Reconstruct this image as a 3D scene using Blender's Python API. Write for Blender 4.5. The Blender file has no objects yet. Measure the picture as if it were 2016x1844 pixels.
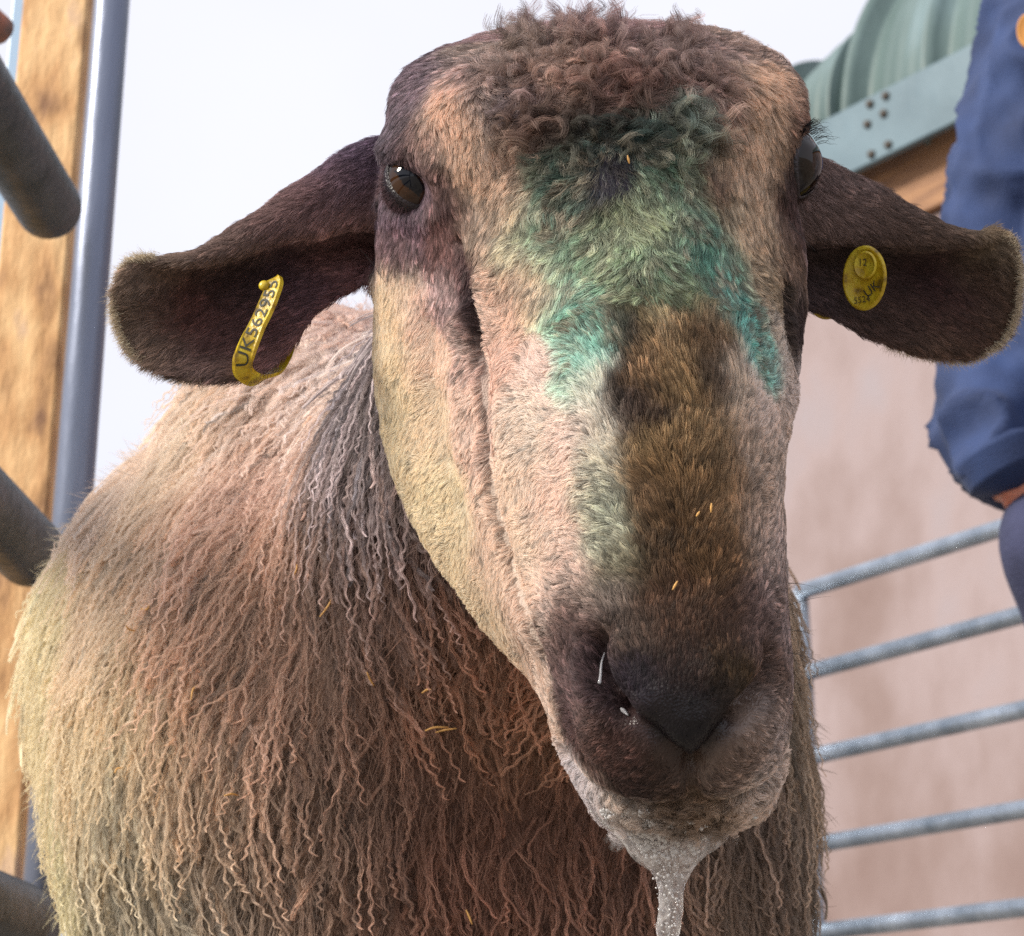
import bpy, bmesh, math, random
import numpy as np
from mathutils import Vector, Matrix
from mathutils.bvhtree import BVHTree
from mathutils.kdtree import KDTree

random.seed(7)
rng = np.random.default_rng(7)
sc = bpy.context.scene
COL = sc.collection

# ------------------------------------------------------------------ camera
F = 3850.0; CX = 1008.0; CY = 922.0; PITCH = math.radians(19.0); CZ = 0.35
cam_d = bpy.data.cameras.new('camera'); cam = bpy.data.objects.new('camera', cam_d)
COL.objects.link(cam); sc.camera = cam
cam.location = (0, 0, CZ); cam.rotation_euler = (math.radians(90) + PITCH, 0, 0)
cam_d.sensor_width = 36; cam_d.lens = F / 2016.0 * 36
cam_d.clip_start = 0.02; cam_d.clip_end = 3000
cam_d.dof.use_dof = True; cam_d.dof.focus_distance = 0.74; cam_d.dof.aperture_fstop = 24

FWD = np.array([0, math.cos(PITCH), math.sin(PITCH)])
UPV = np.array([0, -math.sin(PITCH), math.cos(PITCH)])
RGT = np.array([1.0, 0, 0]); CAM = np.array([0, 0, CZ])

def W(x, y, D):
    return CAM + D * (FWD + RGT * ((x - CX) / F) + UPV * ((CY - y) / F))

def WY(x, y, Y):
    v = (CY - y) / F
    return W(x, y, Y / (math.cos(PITCH) - v * math.sin(PITCH)))

# ------------------------------------------------------------------ world and sun
SUN = Vector((-0.78, -0.36, 0.58)).normalized()
world = bpy.data.worlds.new('World'); sc.world = world; world.use_nodes = True
nt = world.node_tree; nt.nodes.clear()
out = nt.nodes.new('ShaderNodeOutputWorld'); bg = nt.nodes.new('ShaderNodeBackground')
sky = nt.nodes.new('ShaderNodeTexSky'); sky.sky_type = 'NISHITA'; sky.sun_disc = False
sky.sun_elevation = math.asin(SUN.z); sky.sun_rotation = math.atan2(SUN.x, SUN.y)
mix = nt.nodes.new('ShaderNodeMix'); mix.data_type = 'RGBA'
tc = nt.nodes.new('ShaderNodeTexCoord'); no = nt.nodes.new('ShaderNodeTexNoise')
no.inputs['Scale'].default_value = 1.6; no.inputs['Detail'].default_value = 5
mr = nt.nodes.new('ShaderNodeMapRange')
mr.inputs['From Min'].default_value = 0.3; mr.inputs['From Max'].default_value = 0.7
mr.inputs['To Min'].default_value = 0.74; mr.inputs['To Max'].default_value = 0.92
nt.links.new(tc.outputs['Generated'], no.inputs['Vector']); nt.links.new(no.outputs['Fac'], mr.inputs['Value'])
nt.links.new(mr.outputs['Result'], mix.inputs['Factor'])
nt.links.new(sky.outputs['Color'], mix.inputs[6])
mix.inputs[7].default_value = (8.75, 8.8, 9.7, 1)
nt.links.new(mix.outputs[2], bg.inputs['Color']); bg.inputs['Strength'].default_value = 0.1
nt.links.new(bg.outputs[0], out.inputs[0])

sl = bpy.data.lights.new('sun', 'SUN'); so = bpy.data.objects.new('sun', sl); COL.objects.link(so)
sl.energy = 4.5; sl.angle = math.radians(14); sl.color = (1.0, 0.92, 0.80)
so.rotation_euler = SUN.to_track_quat('Z', 'Y').to_euler(); so.location = (-3, -1, 3)
sc.view_settings.view_transform = 'Standard'; sc.view_settings.look = 'None'
sc.view_settings.exposure = 0.24; sc.view_settings.gamma = 1.0
sc.cycles.max_bounces = 8; sc.cycles.transparent_max_bounces = 12
sc.cycles_curves.shape = 'RIBBONS'; sc.cycles_curves.subdivisions = 2
sc.cycles.use_denoising = False

# ------------------------------------------------------------------ helpers
def lin(c):
    c = np.asarray(c, float) / 255.0
    return np.where(c <= 0.04045, c / 12.92, ((c + 0.055) / 1.055) ** 2.4)

def mat(name, col=(0.5, 0.5, 0.5), rough=0.6, metal=0.0, spec=0.5):
    m = bpy.data.materials.new(name); m.use_nodes = True
    b = m.node_tree.nodes['Principled BSDF']
    b.inputs['Base Color'].default_value = (*col, 1); b.inputs['Roughness'].default_value = rough
    b.inputs['Metallic'].default_value = metal; b.inputs['Specular IOR Level'].default_value = spec
    return m

def noisy(m, stops, scale=8.0, detail=6, stretch=(1, 1, 1), bump=0.0, bscale=None, rough=None):
    n = m.node_tree; b = n.nodes['Principled BSDF']
    t = n.nodes.new('ShaderNodeTexCoord'); mp = n.nodes.new('ShaderNodeMapping')
    mp.inputs['Scale'].default_value = stretch
    x = n.nodes.new('ShaderNodeTexNoise'); x.inputs['Scale'].default_value = scale; x.inputs['Detail'].default_value = detail
    r = n.nodes.new('ShaderNodeValToRGB')
    while len(r.color_ramp.elements) < len(stops): r.color_ramp.elements.new(0.5)
    for e, (p, c) in zip(r.color_ramp.elements, stops): e.position = p; e.color = (*c, 1)
    n.links.new(t.outputs['Object'], mp.inputs['Vector']); n.links.new(mp.outputs[0], x.inputs['Vector'])
    n.links.new(x.outputs['Fac'], r.inputs['Fac']); n.links.new(r.outputs['Color'], b.inputs['Base Color'])
    if bump:
        y = n.nodes.new('ShaderNodeTexNoise'); y.inputs['Scale'].default_value = bscale or scale * 4; y.inputs['Detail'].default_value = 6
        n.links.new(mp.outputs[0], y.inputs['Vector'])
        bp = n.nodes.new('ShaderNodeBump'); bp.inputs['Strength'].default_value = bump; bp.inputs['Distance'].default_value = 0.01
        n.links.new(y.outputs['Fac'], bp.inputs['Height']); n.links.new(bp.outputs[0], b.inputs['Normal'])
        if rough:
            q = n.nodes.new('ShaderNodeMapRange'); q.inputs['To Min'].default_value = rough[0]; q.inputs['To Max'].default_value = rough[1]
            n.links.new(y.outputs['Fac'], q.inputs['Value']); n.links.new(q.outputs[0], b.inputs['Roughness'])
    return m

def attr_mat(name, rough=0.6, mult=1.0, trans=0.0, spec=0.3, tips=None):
    m = bpy.data.materials.new(name); m.use_nodes = True; n = m.node_tree
    b = n.nodes['Principled BSDF']; b.inputs['Roughness'].default_value = rough; b.inputs['Specular IOR Level'].default_value = spec
    a = n.nodes.new('ShaderNodeAttribute'); a.attribute_name = 'coat'
    if tips:
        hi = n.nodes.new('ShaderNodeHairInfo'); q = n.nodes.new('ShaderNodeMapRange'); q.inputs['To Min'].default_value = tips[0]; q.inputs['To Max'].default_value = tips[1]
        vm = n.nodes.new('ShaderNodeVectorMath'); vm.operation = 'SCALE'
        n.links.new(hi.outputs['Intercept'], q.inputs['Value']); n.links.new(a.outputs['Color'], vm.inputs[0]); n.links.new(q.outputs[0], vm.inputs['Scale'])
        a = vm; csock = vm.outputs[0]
    else: csock = a.outputs['Color']
    n.links.new(csock, b.inputs['Base Color'])
    if trans:
        o = n.nodes['Material Output']; t = n.nodes.new('ShaderNodeBsdfTranslucent'); mx = n.nodes.new('ShaderNodeMixShader')
        n.links.new(csock, t.inputs['Color']); mx.inputs[0].default_value = trans
        n.links.new(b.outputs[0], mx.inputs[1]); n.links.new(t.outputs[0], mx.inputs[2]); n.links.new(mx.outputs[0], o.inputs[0])
    return m

def link(name, me, m=None, parent=None, smooth=True):
    o = bpy.data.objects.new(name, me); COL.objects.link(o)
    if m: me.materials.append(m)
    if parent: o.parent = parent
    if smooth and len(me.polygons): me.polygons.foreach_set('use_smooth', [True] * len(me.polygons))
    return o

def mesh(verts, faces, name='m'):
    me = bpy.data.meshes.new(name); me.from_pydata([tuple(map(float, v)) for v in verts], [], faces); me.update(); return me

def tag(o, label=None, cat=None, group=None, kind=None):
    if label: o['label'] = label
    if cat: o['category'] = cat
    if group: o['group'] = group
    if kind: o['kind'] = kind
    return o

def empty(name, loc=(0, 0, 0)):
    o = bpy.data.objects.new(name, None); COL.objects.link(o); o.location = loc; o.empty_display_size = 0.05; return o

def soft(C, lo, hi):
    C = np.maximum(C, lo); return C / np.maximum(1.0, C.max(axis=1, keepdims=True) / hi)

def norm(a, axis=-1):
    return a / np.maximum(np.linalg.norm(a, axis=axis, keepdims=True), 1e-12)

def catmull(P, n, closed=False):
    P = np.asarray(P, float); m = len(P)
    u = np.linspace(0, m if closed else m - 1, n, endpoint=not closed)
    i = np.floor(u).astype(int)
    if not closed: i = np.minimum(i, m - 2)
    t = (u - i)[(...,) + (None,) * (P.ndim - 1)]
    g = (lambda k: P[k % m]) if closed else (lambda k: P[np.clip(k, 0, m - 1)])
    a, b, c, d = g(i - 1), g(i), g(i + 1), g(i + 2)
    if not closed:
        a = np.where((i == 0)[(...,) + (None,) * (P.ndim - 1)], 2 * b - c, a)
        d = np.where((i == m - 2)[(...,) + (None,) * (P.ndim - 1)], 2 * c - b, d)
    return 0.5 * (2 * b + (c - a) * t + (2 * a - 5 * b + 4 * c - d) * t ** 2 + (3 * b - a - 3 * c + d) * t ** 3)

def grid_faces(nu, nv, closed_v=True, off=0):
    f = []
    for i in range(nu - 1):
        for j in range(nv if closed_v else nv - 1):
            k = (j + 1) % nv
            f.append((off + i * nv + j, off + i * nv + k, off + (i + 1) * nv + k, off + (i + 1) * nv + j))
    return f

def tube(pts, radii, seg=16, n=None, ry=1.0, cap=True, side=None):
    """closed tube through pts (world), returns verts, faces; radii may be (r) per point; ry squashes along side axis"""
    pts = np.asarray(pts, float); radii = np.asarray(radii, float)
    if n: 
        pr = catmull(np.column_stack([pts, radii]), n); pts, radii = pr[:, :3], np.maximum(pr[:, 3], 1e-4)
    T = norm(np.gradient(pts, axis=0)); a = np.array(side if side is not None else (0, 0, 1.0))
    if side is None and abs(T[0] @ a) > 0.9: a = np.array([1.0, 0, 0])
    V = []
    for p, t, r in zip(pts, T, radii):
        a = a - t * (a @ t); a = a / np.linalg.norm(a); b = np.cross(t, a)
        for k in range(seg):
            th = 2 * math.pi * k / seg
            V.append(p + r * (math.cos(th) * a + math.sin(th) * b * ry))
    Fc = grid_faces(len(pts), seg)
    if cap:
        V.append(pts[0] - T[0] * radii[0] * 0.5); V.append(pts[-1] + T[-1] * radii[-1] * 0.5)
        c0, c1 = len(V) - 2, len(V) - 1; L = (len(pts) - 1) * seg
        for k in range(seg):
            Fc.append((c0, (k + 1) % seg, k)); Fc.append((c1, L + k, L + (k + 1) % seg))
    return V, Fc

def ellipsoid(c, r, R=None, nu=24, nv=32):
    V = []; c = np.array(c)
    for i in range(nu + 1):
        th = math.pi * (i + 0.0) / nu
        for j in range(nv):
            ph = 2 * math.pi * j / nv
            p = np.array([r[0] * math.sin(th) * math.cos(ph), r[1] * math.sin(th) * math.sin(ph), r[2] * math.cos(th)])
            V.append(c + (R @ p if R is not None else p))
    return V, grid_faces(nu + 1, nv)

def merge(parts):
    V = []; Fc = []
    for v, f in parts:
        o = len(V); V += list(v); Fc += [tuple(i + o for i in q) for q in f]
    return V, Fc

def remesh(V, Fc, voxel, smooth=0, name='body'):
    me = mesh(V, Fc); bm = bmesh.new(); bm.from_mesh(me)
    bmesh.ops.remove_doubles(bm, verts=bm.verts, dist=1e-5); bmesh.ops.recalc_face_normals(bm, faces=bm.faces)
    bm.to_mesh(me); bm.free()
    o = bpy.data.objects.new('tmp', me); COL.objects.link(o)
    md = o.modifiers.new('r', 'REMESH'); md.mode = 'VOXEL'; md.voxel_size = voxel
    if smooth:
        s = o.modifiers.new('s', 'SMOOTH'); s.factor = 0.5; s.iterations = smooth
    dg = bpy.context.evaluated_depsgraph_get()
    res = bpy.data.meshes.new_from_object(o.evaluated_get(dg)); res.name = name
    bpy.data.objects.remove(o); return res

def verts_of(me):
    a = np.empty(len(me.vertices) * 3); me.vertices.foreach_get('co', a); return a.reshape(-1, 3)

def normals_of(me):
    a = np.empty(len(me.vertices) * 3); me.vertices.foreach_get('normal', a); return a.reshape(-1, 3)

def set_verts(me, V):
    me.vertices.foreach_set('co', V.astype(np.float32).ravel()); me.update()

def set_color(me, C, name='coat'):
    a = me.color_attributes.new(name, 'FLOAT_COLOR', 'POINT')
    a.data.foreach_set('color', np.column_stack([C, np.ones(len(C))]).astype(np.float32).ravel())

def box(cx, cy, cz, sx, sy, sz, R=None, bevel=0.0):
    bm = bmesh.new(); bmesh.ops.create_cube(bm, size=1.0)
    for v in bm.verts: v.co = Vector((v.co.x * sx, v.co.y * sy, v.co.z * sz))
    if bevel: bmesh.ops.bevel(bm, geom=list(bm.edges), offset=bevel, segments=2, affect='EDGES', profile=0.5)
    M = Matrix.Translation((cx, cy, cz)) @ (R.to_4x4() if R is not None else Matrix())
    for v in bm.verts: v.co = M @ v.co
    me = bpy.data.meshes.new('box'); bm.to_mesh(me); bm.free(); return me

def vnoise(P, scale, seed=0):
    """smooth value noise in [-1,1]"""
    r = np.random.default_rng(seed); tab = r.random(4096) * 2 - 1
    Q = P * scale + 1000.0; i = np.floor(Q).astype(np.int64); f = Q - i; f = f * f * (3 - 2 * f)
    res = 0
    for dx in (0, 1):
        for dy in (0, 1):
            for dz in (0, 1):
                h = ((i[:, 0] + dx) * 73856093 ^ (i[:, 1] + dy) * 19349663 ^ (i[:, 2] + dz) * 83492791) & 4095
                w = (f[:, 0] if dx else 1 - f[:, 0]) * (f[:, 1] if dy else 1 - f[:, 1]) * (f[:, 2] if dz else 1 - f[:, 2])
                res = res + tab[h] * w
    return res

def curves(name, P, R, C, m, parent):
    n, k, _ = P.shape
    hc = bpy.data.hair_curves.new(name); hc.add_curves([k] * n)
    hc.attributes['position'].data.foreach_set('vector', P.astype(np.float32).ravel())
    r = hc.attributes.get('radius') or hc.attributes.new('radius', 'FLOAT', 'POINT')
    r.data.foreach_set('value', R.astype(np.float32).ravel())
    c = hc.attributes.new('coat', 'FLOAT_COLOR', 'CURVE')
    c.data.foreach_set('color', np.column_stack([C, np.ones(n)]).astype(np.float32).ravel())
    hc.materials.append(m)
    o = bpy.data.objects.new(name, hc); COL.objects.link(o); o.parent = parent
    return o

# ================================================================== SETTING
g = mat('yard_concrete', (0.3, 0.28, 0.25), 0.9)
noisy(g, [(0.3, (0.16, 0.14, 0.12)), (0.6, (0.30, 0.27, 0.23)), (0.8, (0.38, 0.35, 0.30))], 3.0, 8, bump=0.5, bscale=40)
ground = link('ground', mesh([(-600, -600, 0), (600, -600, 0), (600, 600, 0), (-600, 600, 0)], [(0, 1, 2, 3)]), g, smooth=False)
tag(ground, kind='structure')

galv = mat('galvanised_steel', (0.42, 0.47, 0.53), 0.34, 0.85)
noisy(galv, [(0.3, (0.22, 0.27, 0.33)), (0.55, (0.42, 0.48, 0.56)), (0.75, (0.60, 0.68, 0.78))], 16, 8, bump=0.25, bscale=160, rough=(0.22, 0.5))
dark_steel = mat('weathered_steel', (0.12, 0.14, 0.16), 0.45, 0.6)
noisy(dark_steel, [(0.3, (0.035, 0.045, 0.05)), (0.6, (0.07, 0.08, 0.09)), (0.8, (0.10, 0.09, 0.10))], 25, 6, bump=0.2, bscale=120, rough=(0.3, 0.6))
post_steel = mat('painted_steel', (0.20, 0.24, 0.32), 0.35, 0.5)
noisy(post_steel, [(0.3, (0.13, 0.15, 0.21)), (0.7, (0.20, 0.23, 0.31))], 20, 6, stretch=(1, 1, 0.2), bump=0.12, bscale=90, rough=(0.25, 0.5))

# ---- right hurdle gate
e_g = np.array([-0.697, 1.0, 0]); e_g /= np.linalg.norm(e_g)
G0 = WY(1600, 1700, 3.3)          # the far upright
gate = empty('metal_gate', (G0[0], G0[1], 0))
tag(gate, 'galvanised tubular hurdle with horizontal rails in front of the pink-brown wall', 'gate')
def rel(V, o): 
    l = np.array(o.location); return [np.array(v) - l for v in V]
def tube_obj(name, pts, rad, m, parent, seg=18, n=None, ry=1.0):
    V, Fc = tube(pts, rad, seg, n, ry); return link(name, mesh(rel(V, parent), Fc), m, parent)
zs = []
for yy in (1167, 1327, 1492, 1665, 1836):
    zs.append(WY(1600, yy, G0[1])[2])
zs.append(2 * zs[-1] - zs[-2])
zs.append(zs[-1] - 0.16)
Lg = 2.6
for z in zs:
    a = np.array([G0[0], G0[1], z]); b = a - e_g * Lg
    tube_obj('rail', [a, b], [0.0145, 0.0145], galv, gate)
for s in (0.0, Lg):
    a = G0 - e_g * s
    tube_obj('upright', [(a[0], a[1], 0.02), (a[0], a[1], zs[0] + 0.0)], [0.0165, 0.0165], galv, gate)

# ---- barn: wall, beam, fascia, curved corrugated roof
e_b = np.array([-0.804, 1.0, 0]); e_b /= np.linalg.norm(e_b)
n_in = np.array([e_b[1], -e_b[0], 0])              # into the building (right and away)
B0 = WY(1680, 362, 5.2)                            # on the fascia's lower edge
barn = empty('barn', (B0[0], B0[1], 0))
tag(barn, 'farm building with stained pink-brown wall and rounded grey-green corrugated roof edge', 'barn')
wall_m = mat('wall_render', (0.5, 0.4, 0.38), 0.85)
noisy(wall_m, [(0.25, (0.165, 0.108, 0.095)), (0.42, (0.225, 0.165, 0.155)), (0.56, (0.30, 0.24, 0.242)), (0.75, (0.285, 0.262, 0.29))], 2.4, 7, stretch=(1, 1, 0.6), bump=0.15, bscale=30)
Rb = Matrix(((e_b[0], n_in[0], 0), (e_b[1], n_in[1], 0), (0, 0, 1)))
def bbox(name, s0, s1, d0, d1, z0, z1, m, bev=0.004):
    c = B0 + e_b * (s0 + s1) / 2 + n_in * (d0 + d1) / 2
    me = box(c[0] - B0[0], c[1] - B0[1], (z0 + z1) / 2, abs(s1 - s0), abs(d1 - d0), z1 - z0, Rb, bev)
    return link(name, me, m, barn, smooth=False)
zf = B0[2]
bbox('wall', 0.9, -7.0, 0.06, 0.30, 0, zf - 0.17, wall_m)
beam_m = mat('eave_timber', (0.45, 0.22, 0.08), 0.7)
noisy(beam_m, [(0.3, (0.16, 0.075, 0.04)), (0.7, (0.36, 0.19, 0.09))], 6, 6, stretch=(1, 1, 8), bump=0.3)
bbox('beam', 0.9, -7.0, 0.035, 0.30, zf - 0.167, zf + 0.15, beam_m)
fas_m = mat('fascia_paint', lin((140, 165, 175)), 0.5)
noisy(fas_m, [(0.3, lin((72, 96, 108))), (0.7, lin((92, 116, 128)))], 5, 5, bump=0.1)
bbox('fascia', 0.75, -1.02, -0.06, -0.035, zf, zf + 0.212, fas_m)
bbox('fascia', -1.024, -7.0, -0.062, -0.033, zf, zf + 0.214, fas_m)
bolt_m = mat('rusty_bolt', (0.06, 0.05, 0.04), 0.6)
for (bx, by) in ((1712, 205), (1743, 189), (1707, 245), (1739, 224), (1715, 304), (1748, 285)):
    # project the picture spot on the fascia's front plane
    d = W(bx, by, 1.0) - CAM; nn = -n_in; p0 = B0 - n_in * 0.064
    t = ((p0 - CAM) @ nn) / (d @ nn); p = CAM + d * t
    bm = bmesh.new(); bmesh.ops.create_cone(bm, cap_ends=True, segments=8, radius1=0.014, radius2=0.011, depth=0.012)
    R = Vector(nn).to_track_quat('Z', 'Y').to_matrix().to_4x4()
    for v in bm.verts: v.co = Matrix.Translation(Vector(p - np.array(barn.location))) @ R @ v.co
    me = bpy.data.meshes.new('bolt'); bm.to_mesh(me); bm.free(); link('bolt', me, bolt_m, barn)
roof_m = mat('roof_sheet', lin((120, 148, 145)), 0.55)
noisy(roof_m, [(0.3, lin((66, 86, 84))), (0.6, lin((88, 108, 108))), (0.8, lin((108, 130, 136)))], 4, 6, stretch=(1, 1, 0.4), bump=0.2, bscale=50)
def roof(s0, s1, rad, lift, phase):
    nu, nv = 420, 40; V = []
    for off in (0.0, 0.02):
        for i in range(nu):
            s = s0 + (s1 - s0) * i / (nu - 1)
            w = (s1 - s) / 0.31 + phase
            cor = 0.085 * (w % 1.0) ** 0.7 * min(1.0, (1 - w % 1.0) / 0.10) + 0.003 * math.sin(w * 2 * math.pi * 5)
            for j in range(nv):
                th = -0.12 + (math.pi * 0.55) * j / (nv - 1)
                r = rad + cor - off
                c = B0 + e_b * s + n_in * (rad + 0.105 - r * math.cos(th)) 
                z = zf + lift + r * math.sin(th)
                V.append((c[0] - B0[0], c[1] - B0[1], z))
    f = grid_faces(nu, nv, False) + grid_faces(nu, nv, False, nu * nv)
    N = nu * nv
    for i in range(nu - 1):
        f.append((i * nv, (i + 1) * nv, N + (i + 1) * nv, N + i * nv)); f.append((i * nv + nv - 1, N + i * nv + nv - 1, N + (i + 1) * nv + nv - 1, (i + 1) * nv + nv - 1))
    for j in range(nv - 1):
        f.append((j, N + j, N + j + 1, j + 1)); k = (nu - 1) * nv
        f.append((k + j, k + j + 1, N + k + j + 1, N + k + j))
    return link('roof', mesh(V, f), roof_m, barn)
roof(0.75, 0.07, 0.40, 0.285, 0.0)
roof(0.065, -6.5, 0.98, 0.16, 0.0)

# ---- left: timber post, steel posts, gate rails running towards us
wood = mat('golden_timber', (0.5, 0.32, 0.14), 0.75)
noisy(wood, [(0.28, lin((120, 84, 62))), (0.42, lin((204, 158, 108))), (0.56, lin((232, 192, 140))), (0.72, lin((190, 164, 150)))], 30, 12, stretch=(1, 1, 0.35), bump=0.35, bscale=70)
n = wood.node_tree; b = n.nodes['Principled BSDF']
tcn = n.nodes.new('ShaderNodeTexCoord'); mpn = n.nodes.new('ShaderNodeMapping'); mpn.inputs['Scale'].default_value = (26, 26, 9)
wv = n.nodes.new('ShaderNodeTexVoronoi'); wv.inputs['Scale'].default_value = 1.0
rp = n.nodes.new('ShaderNodeValToRGB'); rp.color_ramp.elements[0].position = 0.06; rp.color_ramp.elements[0].color = (0.35, 0.26, 0.24, 1)
rp.color_ramp.elements[1].position = 0.22; rp.color_ramp.elements[1].color = (1, 1, 1, 1)
mm = n.nodes.new('ShaderNodeMix'); mm.data_type = 'RGBA'; mm.blend_type = 'MULTIPLY'; mm.inputs['Factor'].default_value = 0.8
src = b.inputs['Base Color'].links[0].from_socket
n.links.new(tcn.outputs['Object'], mpn.inputs[0]); n.links.new(mpn.outputs[0], wv.inputs['Vector']); n.links.new(wv.outputs['Distance'], rp.inputs[0])
n.links.new(src, mm.inputs[6]); n.links.new(rp.outputs[0], mm.inputs[7]); n.links.new(mm.outputs[2], b.inputs['Base Color'])
YL = 1.62
pA = WY(80, 500, YL)
tp = link('timber_post', box(0, 0, 1.15, 0.062, 0.05, 2.3, None, 0.003), wood, smooth=False)
tp.location = (pA[0], YL, 0)
tag(tp, 'golden rough timber post beside the blue-grey steel post at the left', 'post')
pB = WY(197, 300, YL - 0.05)
V, Fc = tube([(0, 0, 0), (0, 0, 2.3)], [0.0165, 0.0165], 28)
sp = link('steel_post', mesh(V, Fc), post_steel); sp.location = (pB[0], YL - 0.05, 0)
tag(sp, 'blue-grey round steel post standing between the timber post and the white sky', 'post')
pC = WY(2, 500, YL + 0.10)
me = box(0, 0, 1.15, 0.022, 0.012, 2.3, None, 0.002)
pale = mat('pale_strip_paint', lin((165, 195, 225)), 0.4)
cs = link('steel_strip', me, pale, smooth=False); cs.location = (pC[0], YL + 0.10, 0)
tag(cs, 'thin pale blue upright strip behind the left edge of the timber post', 'post')

lg = empty('metal_gate', (-0.4, 0.5, 0)); tag(lg, 'dark thick tubular gate with its rails ending at the steel post', 'gate')
dirL = np.array([0.054, 1.0, 0])
for (ex, ey) in ((92, 402), (56, 1084), (26, 1808)):
    a = WY(ex, ey, YL - 0.13)
    pts = [a - dirL * 1.9, a - dirL * 1.2, a - dirL * 0.5, a - dirL * 0.05, a, a + dirL * 0.012, a + dirL * 0.02]
    tube_obj('rail', pts, [0.028] * 4 + [0.028, 0.027, 0.023], dark_steel, lg, seg=24, n=60)
a = WY(62, 1000, YL - 0.13)
b0 = a - dirL * 1.9
tube_obj('upright', [(b0[0], b0[1], 0.0), (b0[0], b0[1], 1.35)], [0.024, 0.024], dark_steel, lg)
hb = WY(2, 62, YL - 0.12)
hm = mat('rusted_steel', (0.25, 0.09, 0.05), 0.7); noisy(hm, [(0.35, (0.12, 0.09, 0.08)), (0.65, (0.42, 0.15, 0.09))], 40, 5, bump=0.3)
pts = [hb + np.array([-0.10, -0.25, 0.0]), hb + np.array([-0.02, -0.05, 0]), hb]
V, Fc = tube(pts, [0.0145, 0.0145, 0.0135], 18, 12)
ho = link('hinge_pin', mesh(rel(V, lg), Fc), hm, lg)
tag(ho, 'rusty hinge end')

# ================================================================== SHEEP
DZ = 78.0
rows = [
 (74,  [900,960,1030,1100,1170,1220,1280,1380,1490], [742,728,718,712,709,708,712,718,738]),
 (104,  [825,890,975,1070,1160,1225,1300,1420,1545], [735,708,692,682,678,677,680,692,730]),
 (150, [775,845,945,1050,1150,1225,1310,1450,1590], [725,693,675,664,660,659,662,676,718]),
 (230, [750,815,920,1035,1145,1230,1320,1470,1612], [718,684,665,654,649,648,652,666,710]),
 (320, [745,815,925,1045,1160,1240,1330,1480,1594], [714,686,660,646,640,638,643,660,700]),
 (420, [740,830,940,1060,1170,1255,1345,1485,1592], [718,693,664,644,634,632,637,658,702]),
 (520, [737,835,950,1075,1185,1270,1360,1490,1603], [724,697,670,642,629,626,631,655,705]),
 (620, [735,830,950,1060,1185,1280,1370,1490,1600], [727,698,674,640,625,621,626,648,700]),
 (720, [738,835,960,1060,1190,1290,1385,1490,1588], [727,697,674,638,620,616,620,640,695]),
 (820, [747,850,966,1070,1200,1305,1400,1490,1570], [724,696,670,634,615,611,615,633,680]),
 (920, [770,865,973,1085,1215,1320,1415,1490,1555], [720,692,666,630,611,606,610,627,665]),
 (1020,[810,895,983,1095,1225,1330,1425,1495,1551], [714,686,660,626,606,601,606,622,655]),
 (1120,[868,935,1008,1105,1230,1340,1435,1500,1550], [706,678,654,620,602,597,601,617,645]),
 (1220,[940,990,1043,1110,1225,1345,1445,1510,1553], [692,664,640,612,598,592,597,612,640]),
 (1300,[1015,1048,1080,1125,1220,1348,1455,1520,1557], [676,650,628,606,594,588,593,606,636]),
 (1380,[1070,1088,1112,1150,1240,1355,1460,1525,1560], [662,638,620,602,590,584,589,602,632]),
 (1460,[1100,1113,1137,1175,1260,1362,1460,1520,1556], [654,634,616,601,590,584,589,602,632]),
 (1540,[1135,1148,1167,1200,1270,1365,1455,1505,1540], [652,634,620,607,599,595,599,609,634]),
 (1600,[1168,1182,1202,1235,1290,1360,1430,1475,1508], [654,638,626,617,611,609,611,621,640]),
 (1640,[1212,1225,1243,1266,1300,1342,1380,1408,1430], [658,646,638,632,629,628,630,636,648]),
 (1672,[1262,1270,1280,1290,1305,1322,1335,1345,1352], [664,658,654,651,650,650,651,654,659]),
]
stations = []
for y, xs, ds in rows:
    xs = np.array(xs, float); ds = np.array(ds, float)
    lft = np.interp(y, [74, 104, 150, 230, 320, 420, 700], [46, 34, 24, 16, 10, 6, 0]); rgt = np.interp(y, [74, 104, 150, 230, 320, 420, 900, 1200], [-60, -44, -32, -30, -26, -22, -14, -4])
    xs = xs + np.linspace(1, 0, 9) ** 2 * lft + np.linspace(0, 1, 9) ** 2 * rgt
    if 420 < y < 1300: ds[2] -= 9; ds[1] -= 4
    g_ = 1.0 if y < 700 else max(0.35, 1 - (y - 700) / 900)
    w = xs[8] - xs[0]
    pts = [W(x, y, (d + DZ) / 1000) for x, d in zip(xs, ds)]
    dm = max(ds[0], ds[8]) + DZ; yb = y - 60 * g_ if y > 400 else y + 10
    pts += [W(xs[8] - 0.10 * w, yb, (dm + 38 * g_) / 1000), W(xs[0] + 0.5 * w, yb, (dm + 70 * g_) / 1000), W(xs[0] + 0.10 * w, yb, (dm + 38 * g_) / 1000)]
    stations.append(pts)
S = np.array(stations)                                   # rows x 12 x 3
S = catmull(S, 220)
S = np.transpose(catmull(np.transpose(S, (1, 0, 2)), 130, closed=True), (1, 0, 2))
nu, nv = S.shape[:2]
# rounded caps
top_c = W(1205, 82, 0.830); bot_c = W(1310, 1682, 0.742)
caps0 = []; 
for t in (0.75, 0.5, 0.25, 0.08):
    ring = top_c + (S[0] - top_c) * t; ring = ring + UPV * (0.006 * (1 - t ** 2)); caps0.append(ring)
HV = [np.array(p) for r in caps0[::-1] for p in r] + [p for r in S for p in r]
HF = grid_faces(nu + 4, nv)
HV.append(top_c + UPV * 0.006); HV.append(bot_c)
c0, c1 = len(HV) - 2, len(HV) - 1
for k in range(nv):
    HF.append((c0, (k + 1) % nv, k)); L = (nu + 3) * nv; HF.append((c1, L + k, L + (k + 1) % nv))

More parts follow.
